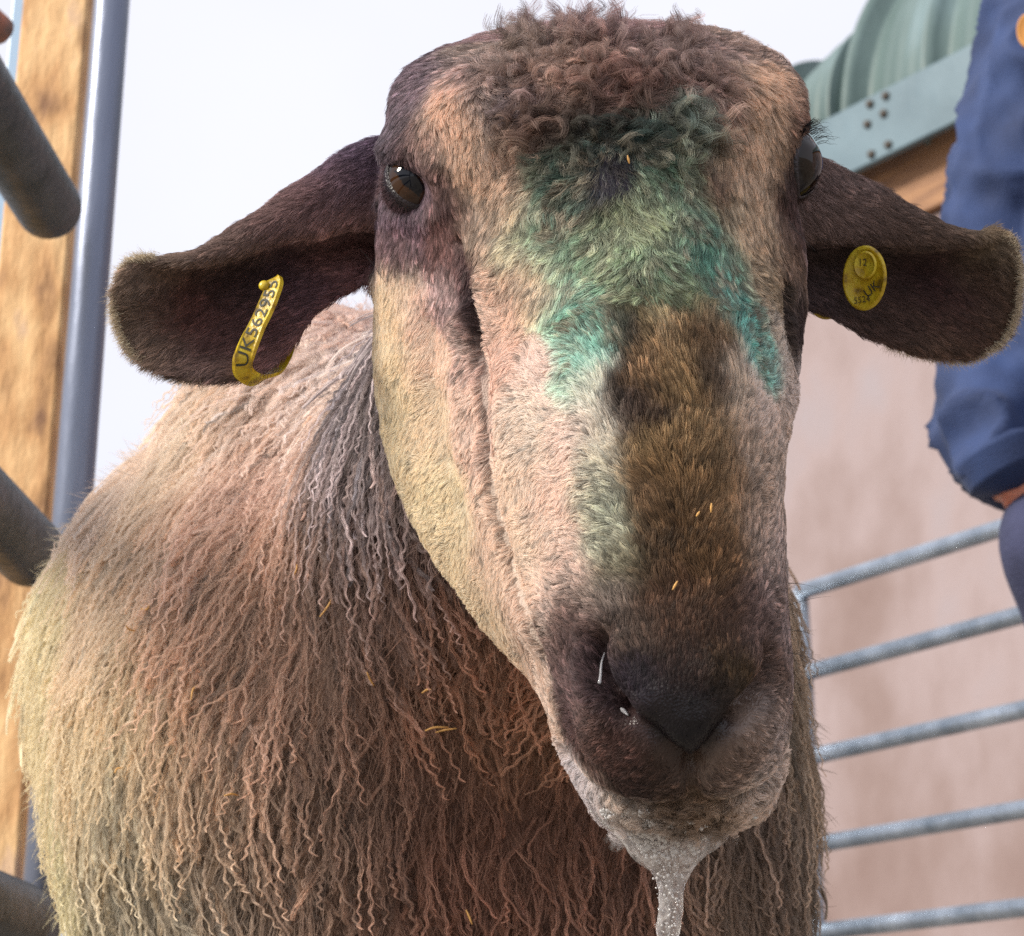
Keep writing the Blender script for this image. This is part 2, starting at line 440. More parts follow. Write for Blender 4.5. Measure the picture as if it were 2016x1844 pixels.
def ear(T, E, B, C0, Db, Dt, cup, folds_t, ns=80, ntt=70):
    s = np.linspace(0, 1, ns); t = np.linspace(0, 1, ntt)
    T = catmull(T, ns); B = catmull(B, ns); E = catmull(E, ntt); C0 = catmull(C0, ntt)
    fr = []; bk = []
    prof_t = [0, .12, .28, .40, .47, .55, .72, .88, 1.0]; prof = [11, 1, -6, -8, 4, 14, 14, 7, 1]
    prof_e = [6, 1, 0, 1, 3, 4, 3, 1, 0]
    for i, si in enumerate(s):
        for j, tj in enumerate(t):
            p = (1 - tj) * T[i] + tj * B[i] + (1 - si) * C0[j] + si * E[j] - ((1 - si) * (1 - tj) * T[0] + (1 - si) * tj * B[0] + si * (1 - tj) * T[-1] + si * tj * B[-1])
            k = np.clip((1 - si) / 0.3, 0, 1); k = k * k * (3 - 2 * k)
            tf = np.interp(si, [0, .3, .55, .78, .93, 1], folds_t)
            if tj < tf: q = tj / max(tf, 1e-3); o1 = 7 * (1 - q) ** 2 - 7 * math.sin(q * 2.2) 
            else:
                q = (tj - tf) / (1 - tf); o1 = -5.6 + (5.6 + 15) * min(1, q / 0.10) ** 0.6 * (1 - max(0, q - 0.10) ** 1.3 * 1.05)
            k2 = min(1, tf / 0.12)
            o = cup * (o1 * k * k2 + (np.interp(tj, prof_t, prof_e) + (0 if k2 == 1 else 5 * math.sin(tj * 3.14) * (1 - k2))) * (1 - k * k2))
            D = Db + (Dt - Db) * si + o / 1000
            edge = min(1, min(tj, 1 - tj) / 0.12, (1 - si) / 0.10 + 0.02); edge = math.sqrt(max(0, 1 - (1 - edge) ** 2))
            th = 0.0015 + 0.005 * math.exp(-((tj - tf) / 0.06) ** 2) * min(1, tf / 0.15) * k + edge * (0.0055 + 0.012 * max(0, 1 - si / 0.35))
            fr.append(W(p[0], p[1], D)); bk.append(W(p[0], p[1], D + th))
    V = fr + bk; N = ns * ntt
    f = grid_faces(ns, ntt, False) + [q[::-1] for q in grid_faces(ns, ntt, False, N)]
    for i in range(ns - 1):
        f.append((i * ntt, (i + 1) * ntt, N + (i + 1) * ntt, N + i * ntt)); a = i * ntt + ntt - 1; b_ = a + ntt
        f.append((a, N + a, N + b_, b_))
    for j in range(ntt - 1):
        f.append((j, N + j, N + j + 1, j + 1)); k = (ns - 1) * ntt
        f.append((k + j, k + j + 1, N + k + j + 1, N + k + j))
    return V, f
earL = ear([(800,262),(740,272),(690,288),(640,320),(560,372),(480,432),(400,480),(330,500),(268,506)],
           [(268,506),(232,540),(219,600),(232,660),(272,712),(335,744)],
           [(800,590),(740,562),(690,578),(645,605),(602,650),(562,705),(510,745),(410,756),(335,744)],
           [(800,262),(790,340),(785,420),(790,500),(800,590)], 0.818, 0.775, 1.0, [.66, .58, .36, .18, .08, .02])
earR = ear([(1560,300),(1615,312),(1680,337),(1760,382),(1850,430),(1910,449),(1958,442)],
           [(1958,442),(1996,470),(2013,540),(2006,615),(1972,678),(1905,714)],
           [(1560,610),(1610,618),(1655,640),(1690,664),(1750,684),(1820,706),(1905,714)],
           [(1560,300),(1565,380),(1565,460),(1565,540),(1560,610)], 0.812, 0.835, 1.0, [.56, .50, .36, .22, .10, .03])

# neck, chest, barrel, legs (world)
neck = tube([W(1200, 420, 0.81), W(1110, 720, 0.87), W(1010, 1080, 0.97), W(960, 1300, 1.09)], [0.055, 0.072, 0.122, 0.18], 40, 40)
chestc = W(800, 1500, 1.13)
chest = ellipsoid(chestc, (0.200, 0.24, 0.235))
wither = ellipsoid(W(690, 1130, 1.22), (0.122, 0.25, 0.138))
shoulder = ellipsoid(W(540, 1330, 1.20), (0.142, 0.20, 0.155))
brisket = ellipsoid(W(1060, 1600, 1.03), (0.146, 0.12, 0.215))
bar_c = np.array([chestc[0] + 0.0, chestc[1] + 0.48, chestc[2] - 0.005])
barrel = ellipsoid(bar_c, (0.225, 0.50, 0.235))
rump = ellipsoid(bar_c + np.array([0, 0.30, 0.01]), (0.20, 0.26, 0.22))
legs = []
for sx in (-1, 1):
    fx = chestc[0] + 0.02 + sx * 0.105; fy = chestc[1] + 0.05
    legs.append(tube([(fx, fy, 0.42), (fx, fy + 0.02, 0.30), (fx, fy + 0.005, 0.20), (fx, fy + 0.01, 0.06), (fx, fy - 0.02, 0.0)], [0.07, 0.042, 0.027, 0.021, 0.03], 16, 30))
    hx = bar_c[0] + sx * 0.12; hy = bar_c[1] + 0.36
    legs.append(tube([(hx, hy, 0.46), (hx, hy - 0.07, 0.34), (hx, hy + 0.07, 0.22), (hx, hy + 0.06, 0.06), (hx, hy + 0.03, 0.0)], [0.11, 0.06, 0.03, 0.022, 0.03], 16, 30))
tail = tube([bar_c + np.array([0, 0.50, 0.10]), bar_c + np.array([0, 0.58, 0.04]), bar_c + np.array([0, 0.59, -0.1])], [0.04, 0.03, 0.015], 12, 12)

tv_, tf_ = merge([neck, chest, wither, shoulder, brisket, barrel, rump])
tme = remesh(tv_, tf_, 0.009, 28, 'torso'); torso = (list(verts_of(tme)), [tuple(p.vertices) for p in tme.polygons])
V, Fc = merge([(HV, HF), earL, earR, torso, tail] + legs)
body = remesh(V, Fc, 0.0024, 3, 'sheep')
BV = verts_of(body)
# region labels: 0 head 1 earL 2 earR 3 body 4 legs
src = [(0, HV), (1, earL[0]), (2, earR[0]), (3, torso[0] + tail[0]), (4, [p for l in legs for p in l[0]])]
def dense(vs, step): return [v for i, v in enumerate(vs) if i % step == 0]
pts_all = []; lab_all = []
for l, vs in src:
    vs = dense(vs, 3 if l == 0 else 1); pts_all += vs; lab_all += [l] * len(vs)
kd = KDTree(len(pts_all))
for i, p in enumerate(pts_all): kd.insert(Vector(p), i)
kd.balance()
lab = np.array([lab_all[kd.find(Vector(p))[1]] for p in BV])
# dist to the neck axis decides the head/neck border behind the jaw
def cam_xy(P):
    q = P - CAM; D = q @ FWD
    return CX + F * (q @ RGT) / D, CY - F * (q @ UPV) / D, D

# ---- face details
tris = None
def make_bvh(me):
    me.calc_loop_triangles(); t = np.empty(len(me.loop_triangles) * 3, np.int32); me.loop_triangles.foreach_get('vertices', t)
    return BVHTree.FromPolygons(verts_of(me).tolist(), t.reshape(-1, 3).tolist())
bvh = make_bvh(body)
def hit(x, y):
    d = Vector(W(x, y, 1.0) - CAM).normalized(); h = bvh.ray_cast(Vector(CAM), d)
    return np.array(h[0]) if h[0] is not None else W(x, y, 0.75)
def seg_dist(P, poly):
    best = np.full(len(P), 9.0)
    for a, b in zip(poly[:-1], poly[1:]):
        ab = b - a; t = np.clip(((P - a) @ ab) / (ab @ ab), 0, 1)
        best = np.minimum(best, np.linalg.norm(P - (a + t[:, None] * ab), axis=1))
    return best
N0 = normals_of(body); disp = np.zeros(len(BV))
front = (lab == 0) & (((CAM - BV) * N0).sum(1) > -0.2)
def groove(poly, depth, width, pw=2):
    global disp
    pl = [hit(*p) for p in poly]
    dd = seg_dist(BV[front], pl); disp[front] += depth / 1000 * np.exp(-(dd / (width / 1000)) ** pw)
def bump(x, y, h, r): groove([(x, y), (x + 1, y)], h, r)
# left eye socket and brow
bump(822, 366, -3.0, 8); groove([(765, 290), (812, 292), (862, 345), (884, 400)], 3.2, 7)
groove([(775, 425), (830, 440), (865, 425)], 1.6, 5)
bump(890, 210, 3, 20); bump(830, 150, 2, 14); bump(1000, 300, -2.5, 18)
bump(1500, 200, 3, 16); bump(1450, 330, -2, 12)
# tear pit and facial crease
groove([(925, 580), (940, 630), (945, 670)], -2.5, 2.5)
groove([(900, 470), (915, 540), (935, 620), (955, 720), (960, 820), (968, 920), (985, 1020), (1010, 1120), (1050, 1220), (1078, 1290)], -4.6, 2.2)
groove([(1000, 720), (1010, 850), (1030, 960), (1050, 1080)], 2.8, 8)
groove([(845, 650), (855, 780), (880, 900), (905, 980)], -2.2, 6)
groove([(900, 640), (905, 760), (920, 880)], 2.0, 6)
groove([(1545, 560), (1550, 640), (1562, 710)], -4, 3.0)
groove([(1120, 640), (1130, 800), (1160, 950)], 2.0, 12)
# nose
groove([(1178, 1262), (1182, 1310), (1200, 1352), (1228, 1392)], -12, 3.4)
groove([(1210, 1290), (1222, 1340), (1262, 1392)], 3.2, 5)
groove([(1150, 1300), (1160, 1350), (1195, 1405)], 3.0, 6)
groove([(1228, 1392), (1285, 1440), (1335, 1490), (1364, 1520)], -4.5, 2.6)
groove([(1520, 1290), (1512, 1335), (1480, 1375), (1455, 1400)], -11, 3.4)
groove([(1455, 1400), (1420, 1440), (1385, 1490), (1364, 1520)], -4.5, 2.6)
groove([(1364, 1515), (1364, 1570)], -4.0, 2.4)
groove([(1285, 1330), (1350, 1360), (1430, 1335)], 2.5, 14)
# mouth
groove([(1112, 1478), (1150, 1530), (1220, 1566), (1300, 1578), (1364, 1574), (1430, 1572), (1500, 1545), (1538, 1500)], -7.5, 2.4)
groove([(1170, 1470), (1230, 1510), (1290, 1545)], 3.0, 9); groove([(1500, 1450), (1450, 1510), (1410, 1545)], 3.0, 9)
groove([(1200, 1600), (1270, 1618), (1350, 1625), (1430, 1610)], 2.5, 6)
disp += np.where(lab == 0, 0.0006 * vnoise(BV, 120, 3) + 0.0012 * vnoise(BV, 45, 4), 0)
disp += np.where((lab == 1) | (lab == 2), 0.0008 * vnoise(BV, 70, 7), 0)
disp += np.where(lab == 3, 0.0025 * vnoise(BV, 26, 5) + 0.005 * vnoise(BV, 9, 6), 0)
# streak noise on the flank: folds of fleece
BV = BV + N0 * disp[:, None]; set_verts(body, BV); N0 = normals_of(body)
bvh = make_bvh(body)

# ---- face colours at skin points: pigment marks, with cheek sunlight and crease shade painted in
face_tones = [l.split() for l in '''
900 90 120 95 95|1000 110 112 92 82|1200 70 118 88 88|1350 100 108 86 80|1480 95 112 90 80|820 190 98 80 88|875 200 170 132 104
930 280 176 138 110|960 160 120 95 85|1000 190 84 74 78|1050 250 112 82 72|1100 140 122 92 78|1200 160 108 76 68|1150 225 66 60 54|1250 200 84 64 56
1300 240 66 92 82|1250 265 52 76 72|1200 345 46 46 66|1225 330 44 44 64|1180 360 50 50 70|1170 300 58 80 72|1100 330 62 96 80|1310 330 100 136 108|1345 230 104 134 122|1400 190 116 88 80|1390 280 110 100 84
1450 300 160 126 96|1520 170 166 128 96|1500 230 168 132 98|1565 230 112 82 72|1400 345 112 80 66|1480 430 170 138 106|1430 400 140 120 92|1000 350 170 138 114
1000 280 150 118 98|900 400 136 104 92|950 420 150 122 102|1030 450 156 144 116|1080 430 96 140 116|1110 380 66 110 96|1200 415 100 112 80|1290 420 156 156 112|1200 500 130 148 112|1120 500 120 156 128
1300 520 124 150 114|1380 480 86 156 134|1420 560 80 160 146|1470 650 72 172 160|1440 610 72 168 156|1500 720 98 190 178|1480 700 84 180 168|1350 590 128 134 86|1140 600 108 162 142|1150 700 122 190 174|1180 650 96 150 128|1130 740 150 190 174
1230 635 70 62 58|1245 665 76 66 60|1260 590 112 132 94|1300 655 160 128 80|1400 640 158 122 78|1330 700 146 112 66|1290 740 130 98 64|1220 790 76 60 54|1260 840 74 56 52|1290 815 78 60 52|1390 690 110 82 56|1400 775 84 62 48
1340 770 140 108 62|1380 870 136 104 60|1300 900 126 98 60|1350 960 116 84 48|1290 990 100 76 54|1420 980 132 98 58|1330 1080 80 58 38|1400 1110 112 80 48|1290 1120 76 58 42|1330 1200 88 60 44|1400 1230 90 62 44|1250 1230 84 66 56
1350 1300 56 40 36|1300 1380 38 30 34|1350 1400 30 24 30|1430 1380 44 34 32|1450 1330 80 60 36|1370 1470 24 22 30|1310 1440 28 24 32|1410 1430 30 26 32|1240 1360 58 48 56|1200 1180 118 102 94|1130 1230 108 82 76|1100 1300 112 86 82
1140 1310 84 64 66|1120 1370 98 72 72|1150 1440 102 76 70|1220 1440 84 60 56|1220 1490 98 66 58|1290 1510 78 58 50|1250 1545 66 48 46|1330 1545 84 64 54|1430 1500 124 98 84|1480 1460 146 116 100|1530 1430 150 126 116|1510 1350 96 72 60
1490 1250 98 74 66|1530 1180 126 102 96|1530 1080 160 132 120|1490 1040 154 122 98|1540 920 168 140 122|1480 900 160 130 106|1500 800 192 166 152|1560 760 190 166 156|1440 780 176 150 124|1590 600 166 136 128|1600 520 150 122 120
1585 460 112 90 92|1540 500 120 94 80|1510 560 146 122 92|1530 680 160 140 124|1548 600 62 50 52|1556 670 58 46 48|1560 400 84 62 62|1560 330 58 44 44
780 490 118 88 94|860 450 116 80 76|900 520 112 82 82|870 560 146 114 112|770 600 222 190 150|820 620 178 142 128|780 700 232 202 158|850 690 208 172 148|928 590 70 54 60|944 640 62 48 54|946 672 84 66 64|905 640 150 118 110|925 730 168 134 124|880 600 146 114 112
780 850 226 200 156|850 850 224 192 158|915 850 202 168 148|964 860 168 136 122|910 780 206 172 154|925 700 176 142 130|1000 600 186 148 126|1060 560 180 150 122|990 700 196 156 138|1080 740 202 170 158|1130 850 198 166 154|1160 780 206 200 184|1180 860 190 176 158
1050 850 216 190 172|960 980 178 146 126|1010 950 212 180 154|1100 950 208 172 154|1180 960 160 150 130|1200 1060 142 138 114|1200 1000 132 134 112|1100 1050 206 172 154|1050 1080 216 186 160|900 1000 234 208 166|850 950 230 204 160|960 1100 202 168 144
900 1110 224 196 154|1030 1190 208 172 148|975 1220 214 184 146|1110 1130 172 138 122|1220 1130 108 98 76|1045 1290 200 166 144|1080 1420 148 122 112|1090 1480 160 140 130
1180 1600 186 170 172|1225 1630 190 176 176|1250 1605 160 138 124|1330 1590 116 90 70|1400 1600 134 106 80|1480 1590 172 146 130|1250 1680 196 184 180|1350 1670 180 160 146
750 320 84 68 76|765 260 100 88 98|800 300 96 74 78|860 360 104 78 76|870 400 74 54 58|820 420 96 76 88|770 390 108 88 100|840 260 140 108 98
1200 1900 120 90 60'''.replace('\n', '|').split('|') if l.strip()]
face_tones = np.array([[float(v) for v in l] for l in face_tones])
face_tones[:, 2:] *= np.where(face_tones[:, 1] < 205, 1.22, 1.0)[:, None]
pP = np.array([hit(x, y) for x, y in face_tones[:, :2]]); pC = np.array([lin(c) for c in face_tones[:, 2:]])
dd = np.linalg.norm(pP[:, None] - pP[None], axis=2); dd[np.arange(len(dd)), np.arange(len(dd))] = 9
pS = np.clip(np.sort(dd, axis=1)[:, :2].mean(1) * 0.46, 0.0025, 0.016)

def blend(P, cp, cv, cs):
    outv = np.zeros((len(P), cv.shape[1]))
    for i in range(0, len(P), 20000):
        d2 = ((P[i:i + 20000, None] - cp[None]) ** 2).sum(2)
        w = np.exp(-d2 / (2 * cs[None] ** 2)) / cs[None] + 1e-9 / (d2 + 1e-5)
        outv[i:i + 20000] = (w @ cv) / w.sum(1, keepdims=True)
    return outv

earC = [(700, 330, 92, 78, 96), (640, 380, 100, 76, 78), (560, 430, 98, 76, 74), (450, 480, 92, 74, 68), (330, 508, 100, 84, 74), (690, 450, 130, 100, 92), (720, 380, 98, 74, 76),
        (600, 560, 50, 36, 44), (450, 570, 48, 34, 36), (380, 620, 86, 48, 42), (300, 600, 60, 46, 42), (450, 650, 74, 50, 50), (400, 720, 92, 74, 70), (290, 690, 104, 86, 74), (640, 580, 92, 62, 66), (560, 650, 90, 62, 64), (235, 600, 120, 102, 86), (700, 520, 92, 60, 62),
        (1680, 400, 92, 74, 68), (1760, 440, 84, 66, 58), (1850, 470, 78, 62, 52), (1960, 480, 90, 76, 60), (1700, 500, 52, 40, 38), (1800, 540, 48, 28, 32), (1880, 600, 62, 38, 36), (1750, 620, 66, 48, 42), (1850, 680, 80, 60, 48), (1960, 600, 74, 56, 44), (1640, 560, 60, 46, 46), (1640, 360, 100, 82, 78)]
earC = np.array(earC, float)  # upper fold lightened, inner ear darkened: light and shade of the fold painted in
eP = np.array([hit(x, y) for x, y in earC[:, :2]]); eC = np.array([lin(c) for c in earC[:, 2:]])

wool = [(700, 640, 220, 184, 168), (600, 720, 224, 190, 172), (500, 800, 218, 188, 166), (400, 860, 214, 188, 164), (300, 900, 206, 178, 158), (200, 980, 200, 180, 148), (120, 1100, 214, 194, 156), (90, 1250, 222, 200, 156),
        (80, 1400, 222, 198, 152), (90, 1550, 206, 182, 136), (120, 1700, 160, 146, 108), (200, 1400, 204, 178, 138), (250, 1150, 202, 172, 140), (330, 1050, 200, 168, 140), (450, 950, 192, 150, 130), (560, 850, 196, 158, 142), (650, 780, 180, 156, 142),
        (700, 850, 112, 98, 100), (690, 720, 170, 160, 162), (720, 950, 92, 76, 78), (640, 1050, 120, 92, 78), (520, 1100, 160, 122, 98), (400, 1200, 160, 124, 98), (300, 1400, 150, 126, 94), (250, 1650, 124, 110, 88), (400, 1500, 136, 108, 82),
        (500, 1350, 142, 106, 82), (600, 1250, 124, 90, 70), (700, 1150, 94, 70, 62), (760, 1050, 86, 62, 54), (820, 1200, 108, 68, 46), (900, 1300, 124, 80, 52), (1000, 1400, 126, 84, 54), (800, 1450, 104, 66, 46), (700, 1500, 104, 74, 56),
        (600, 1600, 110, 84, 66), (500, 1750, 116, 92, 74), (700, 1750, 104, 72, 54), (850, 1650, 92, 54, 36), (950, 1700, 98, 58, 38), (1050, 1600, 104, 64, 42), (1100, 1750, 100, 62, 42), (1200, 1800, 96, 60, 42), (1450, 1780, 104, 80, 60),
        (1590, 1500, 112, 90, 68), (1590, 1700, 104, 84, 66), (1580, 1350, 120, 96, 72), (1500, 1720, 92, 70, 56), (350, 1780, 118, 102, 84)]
wool = np.array(wool, float)  # fleece tones, with the sunlit flank and the shade under the jaw painted in
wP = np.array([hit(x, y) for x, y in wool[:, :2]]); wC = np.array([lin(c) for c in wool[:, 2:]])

SAT = 0.64
SATH = 0.60
def coat_color(P, L):
    C = np.zeros((len(P), 3)) + lin((150, 120, 95))
    P = P + 0.0034 * np.column_stack([vnoise(P, 130, s) for s in (91, 92, 93)]) + 0.0010 * np.column_stack([vnoise(P, 480, s) for s in (94, 95, 96)])
    m = L == 0
    if m.any(): C[m] = blend(P[m], pP, pC, pS)
    m = (L == 1) | (L == 2)
    if m.any(): C[m] = blend(P[m], eP, eC, np.full(len(eP), 0.010))
    m = L == 3
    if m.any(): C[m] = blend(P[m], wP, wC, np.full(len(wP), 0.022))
    m = L == 4
    if m.any(): C[m] = lin((110, 85, 65))
    l0 = np.maximum(C @ np.array([.3, .59, .11]), 1e-4)[:, None]
    C = C * np.where((L == 0)[:, None], (l0 / 0.25) ** 0.24, np.where((L == 3)[:, None], (l0 / 0.45) ** -0.16, 1.0))
    gg = np.clip((C[:, 1] - C[:, 0]) / np.maximum(C[:, 1], 1e-3) * 2.2, 0, 1) * (L == 0)
    nn_ = np.clip(0.34 + 0.65 * vnoise(P, 420, 97) + 0.3 * vnoise(P, 160, 98), 0, 0.8) * gg
    C = C * (1 - nn_[:, None]) + lin((158, 134, 108)) * nn_[:, None] * 0.9
    C *= (1 - 0.22 * gg)[:, None]
    lum = (C @ np.array([.3, .59, .11]))[:, None]
    dk_ = np.clip(1 - lum[:, 0] / 0.22, 0, 1)
    C = lum + (C - lum) * np.where(L == 0, (SATH + 0.36 * dk_) * (1 - gg) + 0.62 * gg, np.where((L == 1) | (L == 2), 0.85, SAT - 0.06 * dk_))[:, None]
    l1 = (C @ np.array([.3, .59, .11]))[:, None]; C = np.where((L == 0)[:, None], C * np.minimum(1, (0.50 / np.maximum(l1, 1e-3)) ** 0.7), C)
    C = C * np.where(((L == 0) | (L == 3))[:, None], np.array([[0.94, 0.985, 0.985]]), 1.0)
    return C * np.where(L == 3, 2.5, np.where((L == 1) | (L == 2), 1.9, 1.72))[:, None]
VC = coat_color(BV, lab) * np.where(lab[:, None] == 3, 0.55, 0.6)
VC = np.where((np.linalg.norm(BV - hit(1205, 350), axis=1) < 0.010)[:, None], lin((60, 57, 68)), VC)
set_color(body, VC)

skin_m = attr_mat('sheep_skin', 0.75)
_n = skin_m.node_tree; _a = _n.nodes.new('ShaderNodeAttribute'); _a.attribute_name = 'wet'; _q = _n.nodes.new('ShaderNodeMapRange')
_q.inputs['To Min'].default_value = 0.8; _q.inputs['To Max'].default_value = 0.16
_n.links.new(_a.outputs['Fac'], _q.inputs['Value']); _n.links.new(_q.outputs[0], _n.nodes['Principled BSDF'].inputs['Roughness'])
_v = _n.nodes.new('ShaderNodeTexVoronoi'); _v.inputs['Scale'].default_value = 1100; _b = _n.nodes.new('ShaderNodeBump'); _b.inputs['Strength'].default_value = 0.5; _b.inputs['Distance'].default_value = 0.0006
_t = _n.nodes.new('ShaderNodeTexCoord'); _n.links.new(_t.outputs['Object'], _v.inputs['Vector']); _n.links.new(_v.outputs['Distance'], _b.inputs['Height']); _n.links.new(_b.outputs[0], _n.nodes['Principled BSDF'].inputs['Normal'])
sheep = link('sheep', body, skin_m)
tag(sheep, 'brown-faced sheep with cream cheeks, green marker on its brow and a shaggy wet fleece', 'sheep')

# ---- roots
body.calc_loop_triangles()
T3 = np.empty(len(body.loop_triangles) * 3, np.int32); body.loop_triangles.foreach_get('vertices', T3); T3 = T3.reshape(-1, 3)
A = BV[T3]; area = 0.5 * np.linalg.norm(np.cross(A[:, 1] - A[:, 0], A[:, 2] - A[:, 0]), axis=1)
tn = norm(np.cross(A[:, 1] - A[:, 0], A[:, 2] - A[:, 0])); tc_ = A.mean(1); tlab = lab[T3[:, 0]]
facing = (norm(CAM - tc_) * tn).sum(1)
tx, ty, tD = cam_xy(tc_)
def roots(weight, n):
    w = area * weight; w = w / w.sum(); idx = rng.choice(len(T3), n, p=w)
    u = rng.random(n); v = rng.random(n); s = u + v > 1; u[s] = 1 - u[s]; v[s] = 1 - v[s]
    P = A[idx, 0] + u[:, None] * (A[idx, 1] - A[idx, 0]) + v[:, None] * (A[idx, 2] - A[idx, 0])
    Nn = norm((1 - u - v)[:, None] * N0[T3[idx, 0]] + u[:, None] * N0[T3[idx, 1]] + v[:, None] * N0[T3[idx, 2]])
    return P, Nn, tlab[idx]

# flow of the coat: picture-plane direction at marked skin points, laid on the surface; length (mm), lift, curl
fl = np.array([
 (1200,60,.1,-1,11,.6,1.0),(1050,60,-.4,-1,10,.6,1),(1350,60,.5,-1,10,.6,1),(900,100,-.8,-.5,8,.4,.5),(1490,100,.8,-.5,8,.4,.5),(800,180,-.9,.1,7,.4,.3),(1580,190,.9,-.2,7,.5,.4),
 (880,230,-.1,1,8,.25,.25),(930,330,-.5,.9,8,.25,.25),(1000,220,.2,1,9,.4,.8),(1100,160,.6,.8,11,.45,1.2),(1200,180,.7,.6,11,.5,1.2),(1300,170,.8,.5,11,.45,1.2),(1400,180,.6,.8,9,.4,.8),
 (1500,230,.1,1,8,.25,.2),(1450,350,.0,1,8,.3,.3),(1000,380,-.6,.8,8,.3,.4),(1080,380,-.8,.6,9,.4,.9),(1150,280,-.4,.8,9,.45,1.2),(1300,270,.8,.5,9,.4,1.0),(1200,345,.3,.6,2.5,.3,.5),
 (1200,430,-.5,.9,10,.5,1.1),(1290,420,.3,1,10,.5,1.0),(1120,480,-.6,.7,8,.4,.7),(1380,450,.5,.9,7,.35,.4),(1480,450,.5,.8,7,.3,.3),(1200,540,-.3,.9,8,.4,.5),(1300,540,.2,.9,8,.4,.5),(1400,560,.4,.8,6,.3,.3),
 (760,230,-.9,.3,7,.4,.4),(860,330,.2,.9,4,.2,.1),(880,450,-.1,1,5,.25,.2),(780,480,-.3,1,5,.25,.2),(1040,560,-.9,.3,7,.35,.4),(1000,680,-.9,-.1,6,.3,.35),(1080,760,-.9,-.1,6,.35,.45),(1000,880,-.95,.2,6,.35,.5),
 (1100,900,-.8,.3,6,.4,.6),(1050,1050,-.9,.3,5,.4,.6),(1150,1050,-.8,.1,5,.4,.5),(780,650,-.6,.8,6,.3,.3),(800,900,-.7,.8,6,.35,.4),(900,1050,-.8,.7,6,.35,.4),(880,800,-.7,.7,5,.3,.4),(980,1200,-.8,.6,5,.4,.4),
 (1230,640,-.4,-.9,6,.45,.2),(1300,650,-.2,-1,8,.5,.2),(1400,640,.2,-1,8,.5,.2),(1250,800,-.5,-.9,7,.5,.2),(1350,850,-.1,-1,9,.5,.2),(1420,850,.4,-.9,8,.45,.2),(1300,980,-.4,-.9,8,.45,.2),(1400,980,.4,-.9,8,.45,.2),(1340,1120,0,-1,6,.4,.2),
 (1220,940,-.7,-.6,6,.4,.4),(1200,1120,-.8,-.5,5,.4,.5),(1140,1220,-.8,-.4,5,.4,.5),(1100,1320,-.95,.1,5,.4,.4),(1150,1420,-.9,.2,4,.35,.3),(1250,1260,-.3,-.9,4,.35,.2),(1400,1260,.2,-.9,4,.3,.2),(1340,1330,0,-1,2,.2,.1),
 (1370,1450,0,1,1,.2,.1),(1220,1490,-.7,.5,2.5,.35,.2),(1130,1510,-.8,.4,4,.4,.3),(1480,1490,.7,.4,3,.4,.2),(1530,1450,.9,.2,4,.45,.3),(1500,1300,.7,-.4,3.5,.35,.2),(1480,1150,.8,-.5,5,.4,.3),(1530,1000,.9,-.5,5,.4,.3),
 (1500,900,.8,-.6,6,.4,.3),(1560,780,.8,.1,5,.45,.3),(1510,700,.7,-.3,6,.35,.3),(1500,580,.9,-.3,6,.35,.3),(1590,520,.7,.5,6,.4,.3),(1600,620,.8,.4,6,.4,.3),(1570,420,.5,.8,4,.3,.2),
 (1250,1600,-.2,1,6,.5,1.6),(1340,1600,.1,1,6,.5,1.8),(1430,1600,.4,.9,6,.5,1.4),(1330,1660,0,1,6,.4,.8),(1200,1610,-.5,.8,5,.4,.6),(1240,790,-.4,-.8,7,.5,.2)], float)
fP = np.array([hit(x, y) for x, y in fl[:, :2]])
fD = fl[:, 2:3] * RGT - fl[:, 3:4] * UPV
fV = np.column_stack([norm(fD), fl[:, 4:]])

def ear_flow(P, L):
    s = np.where(L == 1, -1.0, 1.0)[:, None]
    return s * RGT * 0.8 - UPV * 0.55

def fur(P, Nn, L, k=6, wid=0.000066, clump=None, seed=1, lenmul=1.0):
    r = np.random.default_rng(seed); n = len(P)
    fv = blend(P, fP, fV, np.full(len(fP), 0.011))
    d = fv[:, :3]; ln = fv[:, 3] / 1000; lift = fv[:, 4]; curl = fv[:, 5]
    m = (L == 1) | (L == 2)
    d[m] = ear_flow(P[m], L[m]); ln[m] = 0.0055; lift[m] = 0.32; curl[m] = 0.2
    # swirl in the flow
    ax = np.column_stack([vnoise(P, 90, s) for s in (11, 12, 13)]) * (0.25 + 0.5 * curl[:, None])
    d = norm(d) + ax
    d = d - Nn * (d * Nn).sum(1, keepdims=True); d = norm(d)
    side = np.cross(Nn, d)
    ln = ln * (0.65 + 0.6 * r.random(n)) * lenmul
    jit = r.normal(0, 0.16, n)
    d = norm(d + side * jit[:, None]); side = np.cross(Nn, d)
    t = np.linspace(0, 1, k)
    phase = vnoise(P, 60, 21) * 6 + r.normal(0, 0.35, n)
    Q = np.empty((n, k, 3)); 
    bend = vnoise(P, 140, 31) * 0.22 + curl * 0.50 * vnoise(P, 75, 32)
    lift = lift * (0.75 + 0.5 * r.random(n))
    for i, ti in enumerate(t):
        up = lift * ti * (1 - 0.55 * ti) 
        sd = bend * ti * ti + curl * 0.22 * (np.sin(phase + ti * 5.5) - np.sin(phase)) * ti
        Q[:, i] = P + ln[:, None] * (d * (ti * (1 - 0.25 * curl * ti))[:, None] + Nn * (up - 0.03)[:, None] + side * sd[:, None])
    R = np.tile(wid * np.array([1.0, 1.0, .95, .85, .65, .3][:k] if k == 6 else np.linspace(1, .3, k)), (n, 1)) * (0.7 + 0.6 * r.random((n, 1)))
    return Q, R

